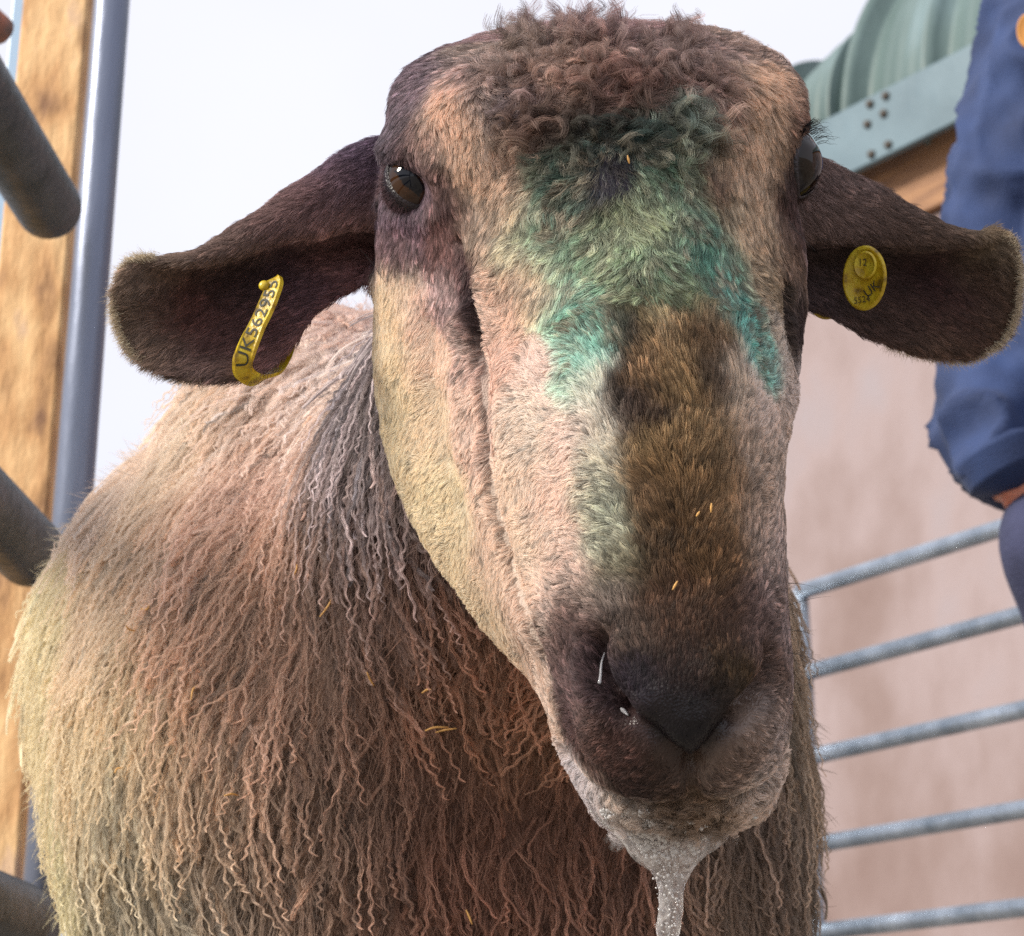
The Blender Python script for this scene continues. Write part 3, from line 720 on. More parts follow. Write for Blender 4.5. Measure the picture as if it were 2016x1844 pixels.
def clumpify(P, Q, spacing, amount, seed=2):
    """pull strands towards the strand of their clump centre; returns clump index"""
    r = np.random.default_rng(seed); n = len(P)
    vol = np.floor((P + 0.0007 * np.column_stack([vnoise(P, 500, s) for s in (1, 2, 3)])) / spacing).astype(np.int64)
    key = (vol[:, 0] * 73856093) ^ (vol[:, 1] * 19349663) ^ (vol[:, 2] * 83492791)
    _, first, inv = np.unique(key, return_index=True, return_inverse=True)
    # two-hash Voronoi-like jitter: choose the cell's first strand as guide
    G = Q[first[inv]]; t = np.linspace(0, 1, Q.shape[1])[None, :, None] ** 1.3
    return Q * (1 - amount * t) + G * (amount * t), inv

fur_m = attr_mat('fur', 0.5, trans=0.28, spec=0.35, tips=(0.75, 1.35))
NF = 430000
wt = np.where(tlab == 0, 1.0, 0) * np.clip(facing + 0.55, 0.12, 1.0) 
pads = [[hit(*q) for q in l] for l in (((1245, 1392), (1300, 1440), (1364, 1505)), ((1475, 1385), (1425, 1440), (1364, 1505)), ((1290, 1400), (1440, 1400)), ((1330, 1440), (1400, 1440)))]
def pad_w(P_): return np.exp(-np.minimum.reduce([seg_dist(P_, l) for l in pads]) ** 4 / 0.0088 ** 4)
bare = hit(1205, 348)
nr_ = np.where(tlab == 0)[0]; pw = np.zeros(len(T3)); pw[nr_] = pad_w(tc_[nr_])
pw = np.maximum(pw, 0.85 * np.exp(-(np.linalg.norm(tc_ - bare, axis=1) / 0.0105) ** 4))
wt = wt * (1 - 0.93 * pw)
wet = np.zeros(len(BV)); hi_ = lab == 0; wet[hi_] = pad_w(BV[hi_]); wa = body.attributes.new('wet', 'FLOAT', 'POINT'); wa.data.foreach_set('value', wet.astype(np.float32))
P, Nn, L = roots(wt, NF)
Q, R = fur(P, Nn, L)
Q, inv = clumpify(P, Q, 0.0017, 0.6)
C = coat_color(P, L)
rc = np.random.default_rng(5).lognormal(0.02, 0.36, inv.max() + 1)[inv]
tone = np.exp(0.16 * vnoise(P, 260, 41) + 0.14 * vnoise(P, 100, 42))
C = C * (rc * tone * np.random.default_rng(6).lognormal(0, 0.14, len(P)))[:, None]
hue = np.random.default_rng(9).normal(0, 0.03, (len(P), 1)) * np.array([[1, -0.2, -1]])
C = soft(C * (1 + hue), 0.003, 0.8)
curves('face_fur', Q, R, C, fur_m, sheep)

# ears
wt = np.where((tlab == 1) | (tlab == 2), 1.0, 0) * np.clip(facing + 0.6, 0.25, 1.0)
P, Nn, L = roots(wt, 70000)
Q, R = fur(P, Nn, L, seed=11, wid=0.00006); Q, inv = clumpify(P, Q, 0.0018, 0.4)
C = coat_color(P, L) * (np.random.default_rng(5).lognormal(0, 0.30, inv.max() + 1)[inv] * np.random.default_rng(6).lognormal(0, 0.15, len(P)))[:, None]
curves('ear_fur', Q, R, C, fur_m, sheep)
# pale fringe round the ear margins
def fringe(poly, n, D0, D1, outv, ln):
    pl = catmull(np.array(poly, float), n); t = np.linspace(0, 1, n)
    r = np.random.default_rng(3); c = pl.mean(0)
    Qs = []
    for (x, y), ti in zip(pl, t):
        p = W(x + r.normal(0, 3), y + r.normal(0, 3), D0 + (D1 - D0) * ti + abs(r.normal(0, 0.0016)))
        o = np.array([x - outv[0], y - outv[1]]); o /= np.linalg.norm(o); o = o + r.normal(0, 0.35, 2)
        d = RGT * o[0] - UPV * o[1] + FWD * r.normal(0, 0.3); l = ln * (0.3 + 0.8 * r.random())
        b_ = RGT * r.normal(0, .3) + UPV * r.normal(0, .3) - UPV * 0.1
        Qs.append([p - d * 0.002 + d * l * u + b_ * l * u * u for u in np.linspace(0, 1, 5)])
    return np.array(Qs)
q1 = fringe([(300,500),(255,508),(230,540),(217,600),(229,660),(268,712),(332,746),(405,758)], 2600, 0.779, 0.781, (420, 610), 0.0032)
q2 = fringe([(1975,462),(1998,478),(2015,540),(2008,615),(1974,680),(1905,716),(1820,707),(1740,684)], 2600, 0.836, 0.836, (1780, 570), 0.0032)
Q = np.concatenate([q1, q2]); R = np.tile(np.array([6, 6, 5, 4, 2]) * 1e-5, (len(Q), 1))
C = np.tile(lin((205, 190, 165)), (len(Q), 1)) * np.random.default_rng(1).lognormal(-0.1, 0.25, (len(Q), 1))
curves('ear_fringe', Q, R, np.clip(C, 0, .85), fur_m, sheep)

# curly poll: tufts of coiled hair
def tufts(n, strands, xr, yr, ln, rad, seed, turn=1.4):
    r = np.random.default_rng(seed); Qs = []; Cs = []; k = 14; t = np.linspace(0, 1, k)
    for _ in range(n):
        x = r.uniform(*xr); y = r.uniform(*yr); p = hit(x, y)
        if np.linalg.norm(p - hit(1205, 350)) < 0.0125: continue
        loc, nn, _, _ = bvh.find_nearest(Vector(p)); nn = np.array(nn)
        up = norm(np.array(nn) * 0.5 + UPV * 0.55 * (1.0 if y < 110 else 0.1) - UPV * (0 if y < 110 else 0.45) + RGT * (r.normal(0, .45) + (x - 1200) / 500) )
        a = norm(np.cross(up, r.normal(0, 1, 3))); b_ = np.cross(up, a)
        L_ = ln * r.uniform(.6, 1.3); ph = r.uniform(0, 6.28); tn_ = turn * r.uniform(.6, 1.5) * r.choice([-1, 1]); rr = rad * r.uniform(.6, 1.3)
        base = coat_color(p[None], np.array([0]))[0] * r.lognormal(-0.02, .36)
        for s in range(strands):
            off = r.normal(0, 1, 3) * 0.0011; ph2 = ph + r.normal(0, .18); l2 = L_ * r.uniform(.8, 1.1)
            cen = p + off + up[None] * (l2 * t[:, None] * (1 - 0.25 * t[:, None]))
            rad_t = rr * t ** 0.8
            ang = ph2 + tn_ * 6.28 * t
            Qs.append(cen + (a[None] * np.cos(ang)[:, None] + b_[None] * np.sin(ang)[:, None]) * rad_t[:, None] - off * 0.6 * t[:, None])
            Cs.append(base * r.lognormal(0, .15))
    return np.array(Qs), np.array(Cs)
Qa, Ca = tufts(200, 28, (1000, 1380), (75, 150), 0.0140, 0.0038, 3, 1.0)
Qb, Cb = tufts(210, 26, (980, 1430), (130, 320), 0.0135, 0.0044, 4, 0.5)
Qc, Cc = tufts(150, 20, (1205, 1440), (1585, 1660), 0.0060, 0.0024, 5, 1.2)
Qd, Cd = tufts(70, 26, (1010, 1220), (74, 104), 0.0185, 0.0036, 8, 0.9)
Q = np.concatenate([Qa, Qb, Qc, Qd]); C = soft(np.concatenate([Ca, Cb, Cc, Cd]), 0.004, .8)
R = np.tile(0.00006 * np.linspace(1, .45, Q.shape[1]), (len(Q), 1))
curves('curly_forelock', Q, R, C, fur_m, sheep)

# ---- fleece: wavy, stringy locks
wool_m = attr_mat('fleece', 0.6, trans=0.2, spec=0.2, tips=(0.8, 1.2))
def locks(P, Nn, strands, k, ln, seed, wid, lockr, liftv=0.28, am=1.0, jit=1.0):
    r = np.random.default_rng(seed); n = len(P)
    down = np.array([0, 0, -1.0])
    x, y, D = cam_xy(P)
    wl_ = np.clip((900 - x) / 500, 0, 1) * np.clip((1650 - y) / 500, 0, 1)
    g0 = down[None] + wl_[:, None] * np.array([[-0.75, 0.2, 0]])
    d = g0 - Nn * (Nn * g0).sum(1, keepdims=True); d = norm(d)
    d = d + np.column_stack([vnoise(P, 14, s) for s in (51, 52, 53)]) * 0.20 + np.column_stack([vnoise(P, 45, s) for s in (54, 55, 56)]) * 0.17
    d = d - Nn * (d * Nn).sum(1, keepdims=True); d = norm(d); side = np.cross(Nn, d)
    d = norm(d + side * r.normal(0, 0.09 * jit, n)[:, None]); side = np.cross(Nn, d)
    lnv = ln * r.uniform(.7, 1.3, n) ; t = np.linspace(0, 1, k)
    wl = r.uniform(0.0040, 0.0125, n); amp = am * r.uniform(0.00015, 0.00050, n); ph = r.uniform(0, 6.28, n)
    lift = liftv * r.uniform(.5, 1.4, n); sway = r.normal(0, 0.12 * jit, n); sway2 = r.normal(0, 0.09 * jit, n)
    G = np.empty((n, k, 3))
    for i, ti in enumerate(t):
        s = lnv * ti; w = 6.283 * s / wl + ph + 2.5 * ti ** 5; grow = 0.35 + 0.9 * ti + 1.3 * ti ** 6
        G[:, i] = P + d * s[:, None] + side * (lnv * (sway * ti * ti + sway2 * np.sin(ti * 5)) + amp * grow * np.sin(w))[:, None] \
            + Nn * (lnv * lift * ti * (1 - 0.75 * ti) + amp * 0.8 * grow * np.cos(w) - 0.0015)[:, None]
    Qs = np.repeat(G, strands, axis=0); m = n * strands
    a = r.uniform(0, 6.28, m); rr = lockr * np.sqrt(r.random(m)); S_ = np.repeat(side, strands, 0); N_ = np.repeat(Nn, strands, 0)
    for i, ti in enumerate(t):
        tight = (1.4 - 0.85 * ti); tw = a + ti * 4
        Qs[:, i] += (S_ * (np.cos(tw) * rr * 1.4 * tight)[:, None] + N_ * (np.sin(tw) * rr * 0.6 * tight)[:, None])
    Qs += r.normal(0, 0.00008, Qs.shape)
    R = np.tile(wid * np.linspace(1, .55, k), (m, 1)) * r.uniform(.7, 1.3, (m, 1))
    return Qs, R, lnv
x_, y_, D_ = tx, ty, tD
vis = np.clip(facing + 0.35, 0.05, 1)
isb = (tlab == 3)
near = isb & (D_ < 1.7)
wt = np.where(near, vis, 0)
P, Nn, L = roots(wt, 18000)
ST = 21
Q, R, _ = locks(P, Nn, ST, 16, 0.033, 61, 0.000085, 0.0018, 0.24, 1.2)
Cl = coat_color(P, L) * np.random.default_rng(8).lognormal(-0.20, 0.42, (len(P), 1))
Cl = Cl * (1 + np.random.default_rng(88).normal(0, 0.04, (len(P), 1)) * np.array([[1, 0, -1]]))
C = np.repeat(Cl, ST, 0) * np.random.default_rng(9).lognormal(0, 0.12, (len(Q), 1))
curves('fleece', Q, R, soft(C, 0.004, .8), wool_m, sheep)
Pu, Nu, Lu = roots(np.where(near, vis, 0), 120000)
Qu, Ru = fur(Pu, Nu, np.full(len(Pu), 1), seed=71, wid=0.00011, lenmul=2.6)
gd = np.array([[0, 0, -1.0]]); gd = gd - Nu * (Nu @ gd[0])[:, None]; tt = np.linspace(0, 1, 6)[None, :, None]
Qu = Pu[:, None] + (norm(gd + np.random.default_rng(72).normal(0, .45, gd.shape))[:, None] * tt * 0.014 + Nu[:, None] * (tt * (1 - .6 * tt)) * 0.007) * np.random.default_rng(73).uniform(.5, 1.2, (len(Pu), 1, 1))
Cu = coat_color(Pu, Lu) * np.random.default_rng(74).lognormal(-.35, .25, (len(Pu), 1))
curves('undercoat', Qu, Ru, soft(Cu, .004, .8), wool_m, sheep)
# pale tips: fewer, thicker standing strings on top
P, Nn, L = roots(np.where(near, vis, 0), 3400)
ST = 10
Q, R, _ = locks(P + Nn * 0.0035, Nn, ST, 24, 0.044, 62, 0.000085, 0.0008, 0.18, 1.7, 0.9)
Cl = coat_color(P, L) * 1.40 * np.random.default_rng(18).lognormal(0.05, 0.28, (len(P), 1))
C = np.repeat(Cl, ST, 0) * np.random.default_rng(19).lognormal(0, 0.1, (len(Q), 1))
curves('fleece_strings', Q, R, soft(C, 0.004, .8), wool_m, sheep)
# rest of the coat, seen only from elsewhere
P, Nn, L = roots(np.where(isb & ~near, 1.0, 0) + np.where(isb & (facing < 0), 0.5, 0), 9000)
Q, R, _ = locks(P, Nn, 5, 8, 0.045, 63, 0.00045, 0.0025)
C = np.repeat(coat_color(P, L), 5, 0) * np.random.default_rng(29).lognormal(0, 0.25, (len(Q), 1))
curves('back_fleece', Q, R, soft(C, 0.004, .8), wool_m, sheep)

# ---- eyes
def eye(cx, cy, D, rad, look, roll, ew, eh, label=None, dark=1.0):
    c = W(cx, cy, D / 1000.0); look = norm(RGT * look[0] + UPV * look[1] - FWD * look[2])
    up = norm(UPV - look * (UPV @ look)); rt = np.cross(up, look)
    ca, sa = math.cos(roll), math.sin(roll); rt, up = rt * ca + up * sa, -rt * sa + up * ca
    V = []; n1, n2 = 64, 96; Cc = []
    for i in range(n1 + 1):
        th = max(0.004, math.pi * i / n1)
        for j in range(n2):
            ph = 2 * math.pi * j / n2
            q = np.array([math.sin(th) * math.cos(ph), math.sin(th) * math.sin(ph), math.cos(th)])
            bulge = 1 + 0.05 * math.exp(-(th / 0.62) ** 4)
            V.append(c + rad * bulge * (rt * q[0] + up * q[1] + look * q[2]))
            u, v = q[0], q[1]
            rr = math.hypot(u, v)
            iris = 1 if (rr < 0.66 and q[2] > 0) else 0
            pup = 1 if (abs(u) < 0.46 and abs(v) < 0.18 + 0.03 * math.cos(u * 8) and q[2] > 0) else 0
            st = 1.0
            col = np.array([0.012, 0.010, 0.012])
            if iris: col = np.array([0.16, 0.070, 0.030]) * dark * st * (1 - 0.65 * (rr / 0.66) ** 4)
            if pup: col = np.array([0.004, 0.005, 0.009])
            Cc.append(col)
    me = mesh(V, grid_faces(n1 + 1, n2)); set_color(me, np.array(Cc))
    m = attr_mat('eyeball', 0.02, spec=0.38); m.node_tree.nodes['Principled BSDF'].inputs['Coat Weight'].default_value = 0.0
    m.node_tree.nodes['Principled BSDF'].inputs['Coat Roughness'].default_value = 0.01
    o = link('eye', me, m, sheep)
    if label: o['label'] = label
    # lids: spherical shell with an almond opening
    V = []; nr, na = 14, 96
    for k in range(nr):
        s = k / (nr - 1)
        for j in range(na):
            a = 2 * math.pi * j / na
            ax, ay = math.cos(a), math.sin(a)
            ex = ew * ax; ey = eh * ay * (1 - 0.35 * abs(ax) ** 2.5)
            # from the rim outwards on the sphere
            ang0 = math.hypot(ex, ey); dirx, diry = ex / ang0, ey / ang0
            ang = ang0 + s * (1.55 - ang0) * (0.9 if s > 0 else 0)
            lip = rad * (1.035 + 0.035 * math.exp(-((s - 0.10) / 0.08) ** 2)) if k > 0 else rad * 1.02
            lip -= rad * 0.10 * max(0, s - 0.22) ** 1.1
            q = (rt * dirx + up * diry) * math.sin(ang) + look * math.cos(ang)
            V.append(c + lip * q)
    me = mesh(V, grid_faces(nr, na)); 
    return o, me, c, rt, up, look
lid_m = mat('eyelid_skin', lin((46, 38, 46)), 0.30); noisy(lid_m, [(0.3, lin((22, 18, 24))), (0.7, lin((48, 38, 44)))], 300, 4, bump=0.3, bscale=900)
eL, lidL, cL, rtL, upL, lkL = eye(824, 366, 706.5 + DZ, 0.0150, (-0.18, 0.03, 1.0), math.radians(-46), 0.98, 0.50, None, 0.3)
link('eyelid', lidL, lid_m, sheep)
eR, lidR, cR, rtR, upR, lkR = eye(1541, 326, 705 + DZ, 0.0152, (0.85, 0.0, 0.53), math.radians(84), 1.00, 0.74, None, 0.08)
link('eyelid', lidR, lid_m, sheep)
def lid_fur(me, look, seed, col):
    r = np.random.default_rng(seed); V_ = verts_of(me); nr, na = 14, 96; Qs = []; Cs = []
    cen = V_[:na].mean(0)
    for _ in range(2600):
        i = r.integers(3, 11); j = r.integers(0, na); p = V_[i * na + j] * .5 + V_[(i + 1) * na + j] * .5 + r.normal(0, .0003, 3)
        o_ = V_[(i + 1) * na + j] - V_[i * na + j]; o_ = norm(o_); nn = norm(p - (cen - look * .010)); l = r.uniform(.002, .005)
        d = norm(o_ + r.normal(0, .25, 3)); Qs.append([p + (d * u + nn * u * .25 * (1 - .4 * u)) * l for u in np.linspace(0, 1, 5)]); Cs.append(lin(col) * r.lognormal(0, .3))
    return np.array(Qs), np.array(Cs)
qa, ca = lid_fur(lidL, lkL, 1, (96, 74, 80)); qb, cb = lid_fur(lidR, lkR, 2, (84, 66, 62))
Q = np.concatenate([qa, qb]); C = soft(np.concatenate([ca, cb]), .004, .8); R_ = np.tile(6.5e-5 * np.array([1, .95, .85, .6, .3]), (len(Q), 1))
curves('eyelid_fur', Q, R_, C, fur_m, sheep)
def lashes(c, rt, up, look, rad, ew, eh, a0, a1, n, ln, seed):
    r = np.random.default_rng(seed); Qs = []
    for i in range(n):
        a = r.uniform(a0, a1); ex, ey = ew * math.cos(a), eh * math.sin(a) * (1 - .35 * abs(math.cos(a)) ** 2.5)
        ang = math.hypot(ex, ey) * 1.05; dx, dy = ex / ang, ey / ang
        p = c + rad * 1.12 * ((rt * dx + up * dy) * math.sin(ang) + look * math.cos(ang))
        d = norm(look * 0.9 + (rt * dx + up * dy) * 0.9 + r.normal(0, .14, 3)); l = ln * r.uniform(.5, 1.2)
        Qs.append([p + d * l * u - UPV * l * 0.5 * u * u * r.uniform(.6, 1.2) for u in np.linspace(0, 1, 6)])
    return np.array(Qs)
la = lashes(cL, rtL, upL, lkL, .0150, .98, .50, 0.6, 2.9, 60, 0.006, 1)
lb = lashes(cR, rtR, upR, lkR, .0152, 1.00, .74, -0.9, 1.0, 70, 0.010, 2)
# whiskers and stray hairs
wh = []
for (x, y, dx, dy, l) in ((1555,1195,1,-.45,.016),(1560,1285,1,.12,.016),(1555,1150,1,-.1,.010),(1100,1540,-1,-.1,.008),(1090,1200,-1,.4,.010),(870,1150,-1,.9,.008),(1565,1240,1,.0,.010),(1130,1580,-1,.3,.008),(1540,1620,.8,.6,.008),(760,560,-.6,-1,.018),(1620,430,.9,1,.010),(1615,440,1,.8,.011)):
    p = hit(min(x, 1548), y); d = RGT * dx - UPV * dy - FWD * .2
    wh.append([p + d * l * u - UPV * l * .2 * u * u for u in np.linspace(0, 1, 6)])
Q = np.concatenate([la, lb, np.array(wh)]); R = np.tile(0.00009 * np.array([1, 1, .9, .7, .5, .2]), (len(Q), 1))
C = np.tile([0.02, 0.017, 0.02], (len(Q), 1)); C[-len(wh):] = 0.06
curves('eyelashes', Q, R, C, fur_m, sheep)

# ---- hooves
hoof_m = mat('hoof_horn', (0.05, 0.04, 0.035), 0.5)
for l in legs:
    p = np.array(l[0][-1]); 
    V, Fc = merge([tube([(p[0] + s * .014, p[1] - .01, 0.045), (p[0] + s * .015, p[1] - .02, 0.02), (p[0] + s * .016, p[1] - .03, 0.003)], [.016, .019, .021], 12) for s in (-1, 1)])
    link('hoof', mesh(V, Fc), hoof_m, sheep)

# ---- drool and foam
drool_m = mat('saliva', (0.97, 0.955, 0.94), 0.12, 0.0, 0.7)
b = drool_m.node_tree.nodes['Principled BSDF']; b.inputs['Transmission Weight'].default_value = 0.62; b.inputs['IOR'].default_value = 1.36
b.inputs['Roughness'].default_value = 0.03
_n = drool_m.node_tree; _o = _n.nodes['Material Output']; _t = _n.nodes.new('ShaderNodeTexCoord'); _m = _n.nodes.new('ShaderNodeMapping'); _m.inputs['Scale'].default_value = (1, 1, 0.18)
_x = _n.nodes.new('ShaderNodeTexNoise'); _x.inputs['Scale'].default_value = 420; _x.inputs['Detail'].default_value = 4
_y = _n.nodes.new('ShaderNodeTexVoronoi'); _y.inputs['Scale'].default_value = 280
_q = _n.nodes.new('ShaderNodeMapRange'); _q.inputs['From Min'].default_value = 0.42; _q.inputs['From Max'].default_value = 0.66; _q.inputs['To Min'].default_value = 0.35; _q.inputs['To Max'].default_value = 1.0
_b = _n.nodes.new('ShaderNodeBump'); _b.inputs['Strength'].default_value = 0.45; _b.inputs['Distance'].default_value = 0.0015
_tr = _n.nodes.new('ShaderNodeBsdfTransparent'); _tr.inputs[0].default_value = (1, 0.98, 0.96, 1); _mx = _n.nodes.new('ShaderNodeMixShader')
_n.links.new(_t.outputs['Object'], _m.inputs[0]); _n.links.new(_m.outputs[0], _x.inputs['Vector']); _n.links.new(_t.outputs['Object'], _y.inputs['Vector'])
_n.links.new(_x.outputs['Fac'], _q.inputs['Value']); _n.links.new(_y.outputs['Distance'], _b.inputs['Height']); _n.links.new(_b.outputs[0], b.inputs['Normal'])
_n.links.new(_q.outputs[0], _mx.inputs[0]); _n.links.new(_tr.outputs[0], _mx.inputs[1]); _n.links.new(b.outputs[0], _mx.inputs[2]); _n.links.new(_mx.outputs[0], _o.inputs[0])
D0 = 0.712
pts = [W(1318, 1588, D0 + .016), W(1318, 1618, D0 + .012), W(1318, 1650, D0 + .005), W(1318, 1682, D0 + .002), W(1320, 1715, D0 + .003), W(1320, 1752, D0 + .003), W(1318, 1800, D0 + .003), W(1314, 1850, D0 + .004), W(1313, 1930, D0 + .005), W(1312, 2040, D0 + .006)]
V, Fc = tube(pts, [0.016, 0.0225, 0.0205, 0.0145, 0.0082, 0.0050, 0.0042, 0.0038, 0.0030, 0.0010], 48, 260, ry=0.42, side=tuple(RGT))
V = np.array(V); axp = np.column_stack([np.interp(-V[:, 2], [-p[2] for p in pts], [p[i] for p in pts]) for i in range(3)])
V = V + norm(V - axp) * (0.0003 * vnoise(V, 500, 71) + 0.0009 * vnoise(V, 170, 72))[:, None]
link('drool_strand', mesh(V, Fc), drool_m, sheep)
foam = []
r = np.random.default_rng(12)
def ico(c, rad, sub=2):
    bm = bmesh.new(); bmesh.ops.create_icosphere(bm, subdivisions=sub, radius=rad)
    v = [np.array(q.co) + c for q in bm.verts]; f = [tuple(a.index for a in q.verts) for q in bm.faces]; bm.free(); return v, f
for _ in range(2300):
    q = r.random()
    if q < 0.5: x, y = r.normal(1228, 32), r.normal(1632, 30)
    elif q < 0.7: x, y = r.normal(1330, 60), r.normal(1655, 26)
    elif q < 0.8: x, y = r.normal(1185, 12), r.normal(1590, 22)
    elif q < 0.9: x, y = r.normal(1315, 16), r.uniform(1680, 1860)
    else: x, y = r.normal(1500, 16), r.normal(1590, 28)
    if y < 1592: continue
    d = Vector(W(x, y, 1.0) - CAM).normalized(); h = bvh.ray_cast(Vector(CAM), d)
    if y > 1640 and abs(x - 1319) < (1790 - y) * 0.55: p = W(x, y, D0 - 0.006)
    elif h[0] is None or h[3] > 0.86:
        if abs(x - 1315) < 26 and y > 1660: p = W(x, y, D0 - 0.0035)
        else: continue
    else: p = np.array(h[0]) - FWD * r.uniform(.001, .0028)
    foam.append(ico(p, (0.00025 + 0.0006 * r.random() ** 3) * (0.7 if y > 1690 else 1.15), 2))
froth_m = mat('froth', (0.92, 0.90, 0.88), 0.10, 0, 0.8); froth_m.node_tree.nodes['Principled BSDF'].inputs['Transmission Weight'].default_value = 0.35
V, Fc = merge(foam); link('foam', mesh(V, Fc), froth_m, sheep)
# wet glints at the nostrils: films of mucus
mu = mat('wet_mucus', (0.75, 0.75, 0.78), 0.08, 0, 0.8); mu.node_tree.nodes['Principled BSDF'].inputs['Transmission Weight'].default_value = 0.5
parts = []
for pl, rr in (([(1190, 1285), (1184, 1305), (1182, 1330), (1180, 1345)], [.0002, .0004, .0005, .0007]), ([(1222, 1394), (1227, 1399), (1236, 1408)], [.0004, .0008, .0003])):
    parts.append(tube([hit(*q) - FWD * .0012 for q in pl], rr, 10, 16))
V, Fc = merge(parts); link('mucus', mesh(V, Fc), mu, sheep)

# straw bits on the nose
straw_m = mat('straw', lin((215, 165, 95)), 0.6)
parts = []
for (x, y) in ((1327, 1152), (1398, 1000), (1372, 1012), (1236, 318)):
    p = hit(x, y) - FWD * 0.004; a = r.uniform(0, 3)
    d = (RGT * math.cos(a) * .0010 + UPV * (.0010 + .0010 * r.random())) * r.uniform(.5, 1.1)
    link('straw_fleck', mesh(*tube([p - d, p, p + d], [.0002, .00045, .0002], 8, 8)), straw_m, sheep)

for _ in range(18):
    x, y = r.uniform(120, 1000), r.uniform(1000, 1820); p = hit(x, y); loc, nn, _i, _d = bvh.find_nearest(Vector(p))
    if p[1] > 1.6 or x > 700 and y < 1300: continue
    p = p + np.array(nn) * .009; d = norm(r.normal(0, 1, 3)) * r.uniform(.002, .006)
    link('straw_fleck', mesh(*tube([p - d, p + r.normal(0, .0006, 3), p + d], [.0003, .0005, .0003], 6, 6)), straw_m, sheep)

# ================================================================== EAR TAGS
tag_m = mat('yellow_plastic', lin((205, 180, 30)), 0.35)
noisy(tag_m, [(0.32, lin((120, 96, 24))), (0.45, lin((186, 156, 26))), (0.7, lin((206, 188, 52)))], 160, 8, bump=0.15, bscale=600)
ink = mat('black_ink', (0.03, 0.03, 0.02), 0.6)
def text_mesh(s, size):
    cu = bpy.data.curves.new('t', 'FONT'); cu.body = s; cu.size = size; cu.align_x = 'LEFT'; cu.align_y = 'CENTER'; cu.resolution_u = 3
    o = bpy.data.objects.new('t', cu); COL.objects.link(o); dg = bpy.context.evaluated_depsgraph_get(); dg.update()
    me = bpy.data.meshes.new_from_object(o.evaluated_get(dg)); bpy.data.objects.remove(o); return me
# strap centre line (picture px, depth m), front leg then folded under and behind the ear edge
DT = 0.787
cl = [(527, 562, DT + .004), (534, 552, DT), (538, 562, DT - .003), (530, 585, DT - .006), (515, 620, DT - .009), (498, 655, DT - .012), (484, 690, DT - .013), (478, 715, DT - .012), (482, 738, DT - .007),
      (505, 750, DT + .000), (535, 738, DT + .006), (556, 708, DT + .010), (566, 676, DT + .013)]
ctr = catmull(np.array([W(*p) for p in cl]), 160)
arc = np.concatenate([[0], np.cumsum(np.linalg.norm(np.diff(ctr, axis=0), axis=1))])
Tg = norm(np.gradient(ctr, axis=0))
wd = norm(RGT * 0.90 + UPV * 0.42 - FWD * 0.05)     # across the strap
wds = np.array([norm(wd - t * (wd @ t)) for t in Tg]); nrm = np.cross(Tg, wds)
fw = np.array([1 if (nrm[i] @ (-FWD)) > 0 else -1 for i in range(len(nrm))]); nrm = nrm * fw[60]
hw = 0.0041; th = 0.0007
V = []
for p, w_, n_ in zip(ctr, wds, nrm):
    for (a, b_) in ((-1, -1), (-.8, 1), (-.62, .6), (.62, .6), (.8, 1), (1, -1)):
        V.append(p + w_ * hw * a + n_ * th * b_)
tagL = link('ear_tag', mesh(V, grid_faces(160, 6) + [(0, 1, 2, 3, 4, 5), tuple(159 * 6 + i for i in (5, 4, 3, 2, 1, 0))]), tag_m, smooth=False)
tag(tagL, 'yellow loop ear tag printed UK562955, hooked through the ear against the sky', 'ear tag', 'ear tags')
tm = text_mesh('UK562955', 0.0078)
tv = verts_of(tm); total = arc[-1]
s_start = arc[95]; 
tw_ = tv[:, 0].max() - tv[:, 0].min()
scale = (arc[95] - arc[22]) / tw_
s = s_start - (tv[:, 0] - tv[:, 0].min()) * scale
pos = np.column_stack([np.interp(s, arc, ctr[:, i]) for i in range(3)]); wv_ = np.column_stack([np.interp(s, arc, wds[:, i]) for i in range(3)]); nv_ = np.column_stack([np.interp(s, arc, nrm[:, i]) for i in range(3)])
set_verts(tm, pos - wv_ * (tv[:, 1:2]) * 0.9 + nv_ * (th * 0.6 + 0.00025)); link('number', tm, ink, tagL, smooth=False)
bt = hit(524, 560) - FWD * .002
V, Fc = ellipsoid(W(520, 563, DT - .003), (.0022, .0016, .0022), nu=12, nv=16); link('rivet', mesh(V, Fc), tag_m, tagL)

# round button tag on the other ear
def disc(c, nrm_, upv_, rx, ry, thick, seg=48, bev=.0006):
    nrm_ = norm(nrm_); upv_ = norm(upv_ - nrm_ * (upv_ @ nrm_)); rt_ = np.cross(upv_, nrm_); V = []
    for k, (sc_, h) in enumerate(((1 - bev / rx, -thick), (1, -thick + bev), (1, -bev), (1 - bev / rx, 0), (.88, 0), (.86, -.0003), (.02, -.0003))):
        for j in range(seg):
            a = 2 * math.pi * j / seg; V.append(c + (rt_ * math.cos(a) * rx + upv_ * math.sin(a) * ry) * sc_ + nrm_ * h)
    return V, grid_faces(7, seg) + [tuple(range(seg))], rt_, upv_
tn_ = norm(-FWD * 0.80 + RGT * -0.62 + UPV * -0.05)
tcn_ = W(1700, 548, 0.806)
V, Fc, rt2, up2 = disc(tcn_, tn_, UPV + RGT * 0.08, 0.0100, 0.0134, 0.0018)
tagR = link('ear_tag', mesh(V, Fc), tag_m)
tag(tagR, 'round yellow button ear tag in the ear in front of the blue jacket', 'ear tag', 'ear tags')
V, Fc, _, _ = disc(tcn_ + up2 * .0052 + rt2 * .001 + tn_ * .0016, tn_, UPV, .0052, .0058, .0018); link('stud', mesh(V, Fc), tag_m, tagR)
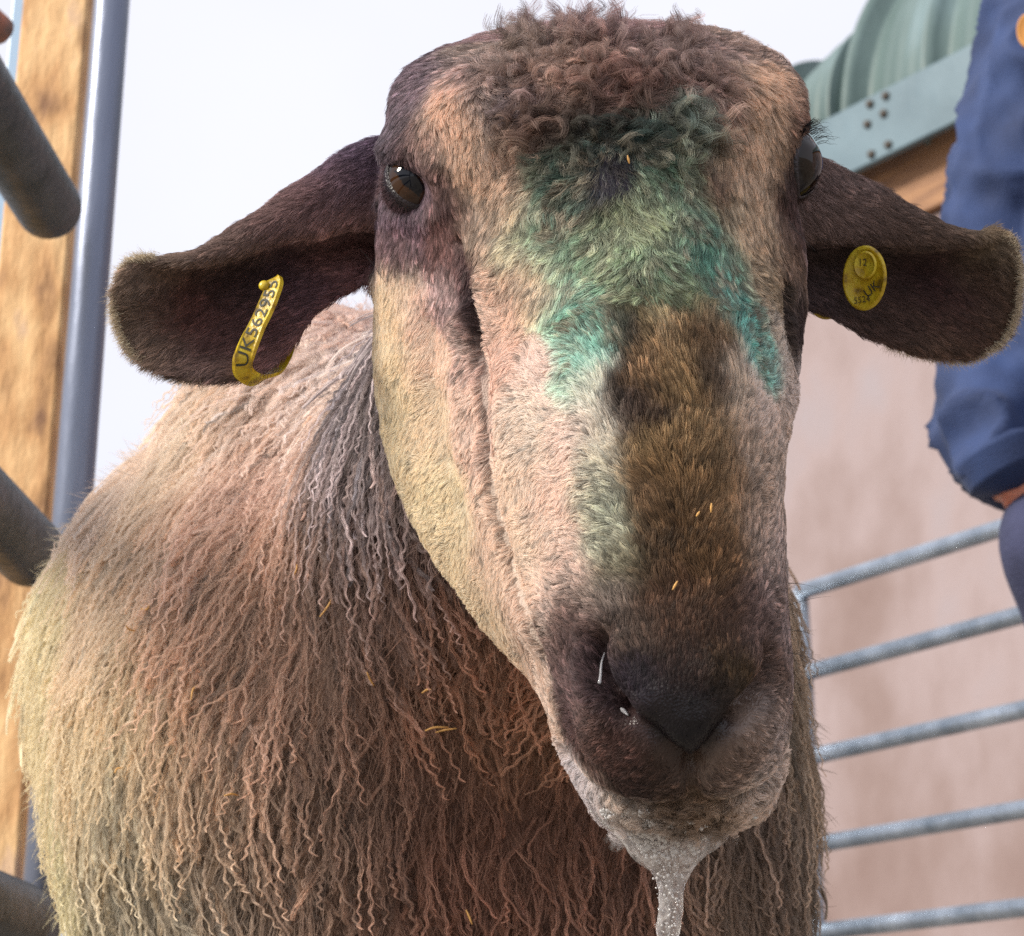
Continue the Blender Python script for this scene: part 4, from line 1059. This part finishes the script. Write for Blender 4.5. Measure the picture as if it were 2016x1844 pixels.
def put_text(s, size, c, r_, u_, n_, parent, rot=0, name='number'):
    m_ = text_mesh(s, size); v = verts_of(m_); v[:, 0] -= v[:, 0].mean(); ca, sa = math.cos(rot), math.sin(rot)
    X = v[:, 0] * ca - v[:, 1] * sa; Y = v[:, 0] * sa + v[:, 1] * ca
    set_verts(m_, c + X[:, None] * r_ + Y[:, None] * u_ + n_ * 0.0003); link(name, m_, ink, parent, smooth=False)
rtt = rt2 if rt2 @ RGT > 0 else -rt2
put_text('12', .0042, tcn_ + up2 * .0062 + rtt * .001 + tn_ * .0016, rtt, up2, tn_, tagR)
put_text('UK', .0055, tcn_ - up2 * .0050 + rtt * .0035, rtt, up2, tn_, tagR, 0.7)
put_text('5524', .0038, tcn_ - up2 * .0090 + rtt * -.0005, rtt, up2, tn_, tagR, 0.15)
V, Fc, _, _ = disc(W(1628, 590, 0.828), -FWD + RGT * .3, UPV, .0085, .0085, .0016)
link('tag_back', mesh(V, Fc), tag_m, tagR)

# ================================================================== PERSON
PY = 1.85
def PW(x, y, dy=0.0): return WY(x, y, PY + dy)
navy = mat('navy_cotton', lin((58, 74, 120)), 0.8); noisy(navy, [(0.3, lin((22, 40, 78))), (0.7, lin((40, 62, 108)))], 14, 6, bump=0.25, bscale=500)
navy.node_tree.nodes['Principled BSDF'].inputs['Sheen Weight'].default_value = 0.05
trou = mat('dark_trousers', lin((74, 74, 104)), 0.85); noisy(trou, [(0.3, lin((36, 40, 66))), (0.7, lin((58, 62, 94)))], 18, 6, bump=0.3, bscale=400)
sk = mat('skin', lin((196, 120, 92)), 0.5); sk.node_tree.nodes['Principled BSDF'].inputs['Subsurface Weight'].default_value = 0.1
PX0 = PW(2385, 700)[0]                                        # body axis
shL = PW(2085, 70); elL = PW(1962, 735, 0.03); wrL = PW(1992, 955, -0.06)
zsh = shL[2]; hip_z = wrL[2] - 0.06
mir = lambda p: np.array([2 * PX0 - p[0], p[1], p[2]])
def limb(*a, **k): return tube(*a, **k)
base = [tube([(PX0, PY, hip_z - .04), (PX0, PY, hip_z + .2), (PX0, PY, zsh - .12), (PX0, PY + .01, zsh - .02), (PX0, PY, zsh + .04)], [.13, .12, .14, .11, .055], 28, 30, ry=0.75, side=(1, 0, 0)),
        tube([(PX0, PY + .01, zsh), (PX0, PY - .01, zsh + .12)], [.055, .05], 20),
        ellipsoid((PX0, PY - .02, zsh + .215), (.074, .094, .118)),
        ellipsoid((PX0, PY - .075, zsh + .165), (.045, .035, .045)),
        tube([(PX0, PY - .105, zsh + .235), (PX0, PY - .128, zsh + .195)], [.009, .016], 12)]
for s in (1, -1):
    f = (lambda p: p) if s == 1 else mir
    base.append(tube([f(shL), f(elL), f(wrL)], [.045, .038, .026], 16, 20))
    h0 = f(wrL); hd = norm(np.array([PX0 - h0[0], -0.0, -0.14])); hs = np.cross(hd, (0, 1, 0)); hs = norm(hs)
    base.append(tube([h0, h0 + hd * .05, h0 + hd * .085], [.024, .034, .030], 16, 10, ry=0.45, side=tuple(hs)))
    for q, (o_, l_) in enumerate(((-.024, .062), (-.008, .074), (.008, .070), (.023, .055))):
        p = h0 + hd * .08 + hs * o_; base.append(tube([p, p + hd * l_ * .5 + np.array([0, -.004, 0]), p + hd * l_ + np.array([0, .006, 0])], [.0095, .0088, .0075], 10, 8))
    p = h0 + hd * .03 + hs * .022 * s; base.append(tube([p, p + hd * .03 + hs * .022 * s, p + hd * .06 + hs * .026 * s], [.012, .0105, .009], 10, 8))
    base.append(tube([(PX0 - s * .085, PY, hip_z), (PX0 - s * .095, PY - .01, hip_z * .52), (PX0 - s * .10, PY + .01, .09)], [.085, .055, .038], 18, 20))
    base.append(tube([f(np.array([PX0 - .076, PY - .01, zsh + .20])), f(np.array([PX0 - .084, PY, zsh + .235]))], [.012, .016], 10))
V, Fc = merge(base)
pm = remesh(V, Fc, 0.005, 3, 'person'); person = link('person', pm, sk)
tag(person, 'person in navy jacket and dark trousers with a hand in the pocket', 'person')
# eyes, mouth, hair
ew_m = mat('person_eye', (0.7, 0.7, 0.7), 0.2); dk = mat('dark_hair', (0.04, 0.03, 0.02), 0.7)
for s in (-1, 1):
    V, Fc = ellipsoid((PX0 + s * .03, PY - .099, zsh + .222), (.012, .010, .010), nu=12, nv=16); link('eye', mesh(V, Fc), ew_m, person)
V, Fc = ellipsoid((PX0, PY + .0, zsh + .245), (.082, .100, .105)); V = np.array(V); m_ = V[:, 1] < PY - .06
V[m_, 2] = np.maximum(V[m_, 2], zsh + .285); V[:, 2] = np.maximum(V[:, 2], zsh + .15); V = V + .004 * vnoise(V, 60, 5)[:, None]
link('hair', mesh(V, Fc), dk, person)
lip_m = mat('lips', lin((160, 80, 75)), 0.5)
V, Fc = tube([(PX0 - .024, PY - .103, zsh + .150), (PX0, PY - .110, zsh + .149), (PX0 + .024, PY - .103, zsh + .150)], [.003, .006, .003], 10, 12); link('mouth', mesh(V, Fc), lip_m, person)

def folds(me, amp, seed, freq=(10, 10, 26), ridge=True):
    V = verts_of(me); N_ = normals_of(me); q = V * np.array(freq) + 0.9 * np.column_stack([vnoise(V, 9, seed + k) for k in range(3)])
    a = (1 - np.abs(vnoise(q, 1.0, seed))) ** 4 * 2 - .7; b_ = vnoise(V, 45, seed + 9)
    set_verts(me, V + N_ * (amp * a + amp * .25 * b_)[:, None])
jk = [tube([(PX0, PY, hip_z + .03), (PX0, PY, hip_z + .10), (PX0, PY, hip_z + .22), (PX0, PY, zsh - .15), (PX0, PY, zsh - .03), (PX0, PY, zsh + .05)], [.175, .215, .205, .19, .15, .075], 40, 40, ry=0.70, side=(1, 0, 0))]
for s in (1, -1):
    f = (lambda p: p) if s == 1 else mir
    jk.append(tube([f(shL + np.array([.06, 0, .03])), f(shL), f((shL * .55 + elL * .45) + np.array([-.012, 0, 0])), f(elL + np.array([-.0, 0, .02])), f(elL * .6 + wrL * .4 + np.array([-.006, 0, 0])), f(elL * .2 + wrL * .8), f(wrL * .93 + elL * .07)],
                   [.075, .074, .066, .062, .058, .044, .046], 28, 50))
V, Fc = merge(jk); jm = remesh(V, Fc, 0.006, 2, 'jacket'); folds(jm, 0.012, 77, (8, 8, 5)); folds(jm, 0.0035, 79, (13, 13, 7)); link('jacket', jm, navy, person)
V, Fc = tube([wrL + np.array([-.012, 0, .034]), wrL + np.array([-.001, -.001, .008])], [.046, .041], 28, 8); link('cuff', mesh(V, Fc), navy, person)
tr = [tube([(PX0, PY, hip_z - .12), (PX0, PY, hip_z + .06)], [.165, .155], 32, 8, ry=.72, side=(1, 0, 0))]
for s in (1, -1):
    tr.append(tube([(PX0 - s * .075, PY, hip_z + .03), (PX0 - s * .09, PY, hip_z - .14), (PX0 - s * .10, PY - .01, hip_z * .5), (PX0 - s * .10, PY + .01, .07)], [.095, .100, .075, .062], 28, 30))
V, Fc = merge(tr); tmm = remesh(V, Fc, 0.008, 2, 'trousers'); folds(tmm, 0.006, 90, (9, 9, 14)); link('trousers', tmm, trou, person)
pk = tube([PW(2036, 1005, -.04), PW(2064, 1080, -.07), PW(2150, 1225, -.04), PW(2150, 1400, 0)], [.028, .047, .062, .05], 24, 24)
link('pocket', mesh(*pk), trou, person)
bm_ = mat('rubber_boot', (0.03, 0.035, 0.03), 0.4)
for s in (1, -1):
    V, Fc = merge([tube([(PX0 - s * .10, PY + .01, .30), (PX0 - s * .10, PY + .01, .07)], [.066, .055], 20), tube([(PX0 - s * .10, PY + .05, .045), (PX0 - s * .10, PY - .08, .045), (PX0 - s * .10, PY - .17, .035)], [.045, .048, .035], 20, 12)])
    link('boot', remesh(V, Fc, .006, 2, 'boot'), bm_, person)
bd = mat('orange_badge', lin((200, 140, 70)), 0.7)
d = W(2022, 64, 1.0) - CAM
c = PW(2026, 60, -0.135)
V, Fc, _, _ = disc(c, np.array([-.3, -1, 0]), np.array([0, 0, 1.0]), .012, .02, .004); link('badge', mesh(V, Fc), bd, person)
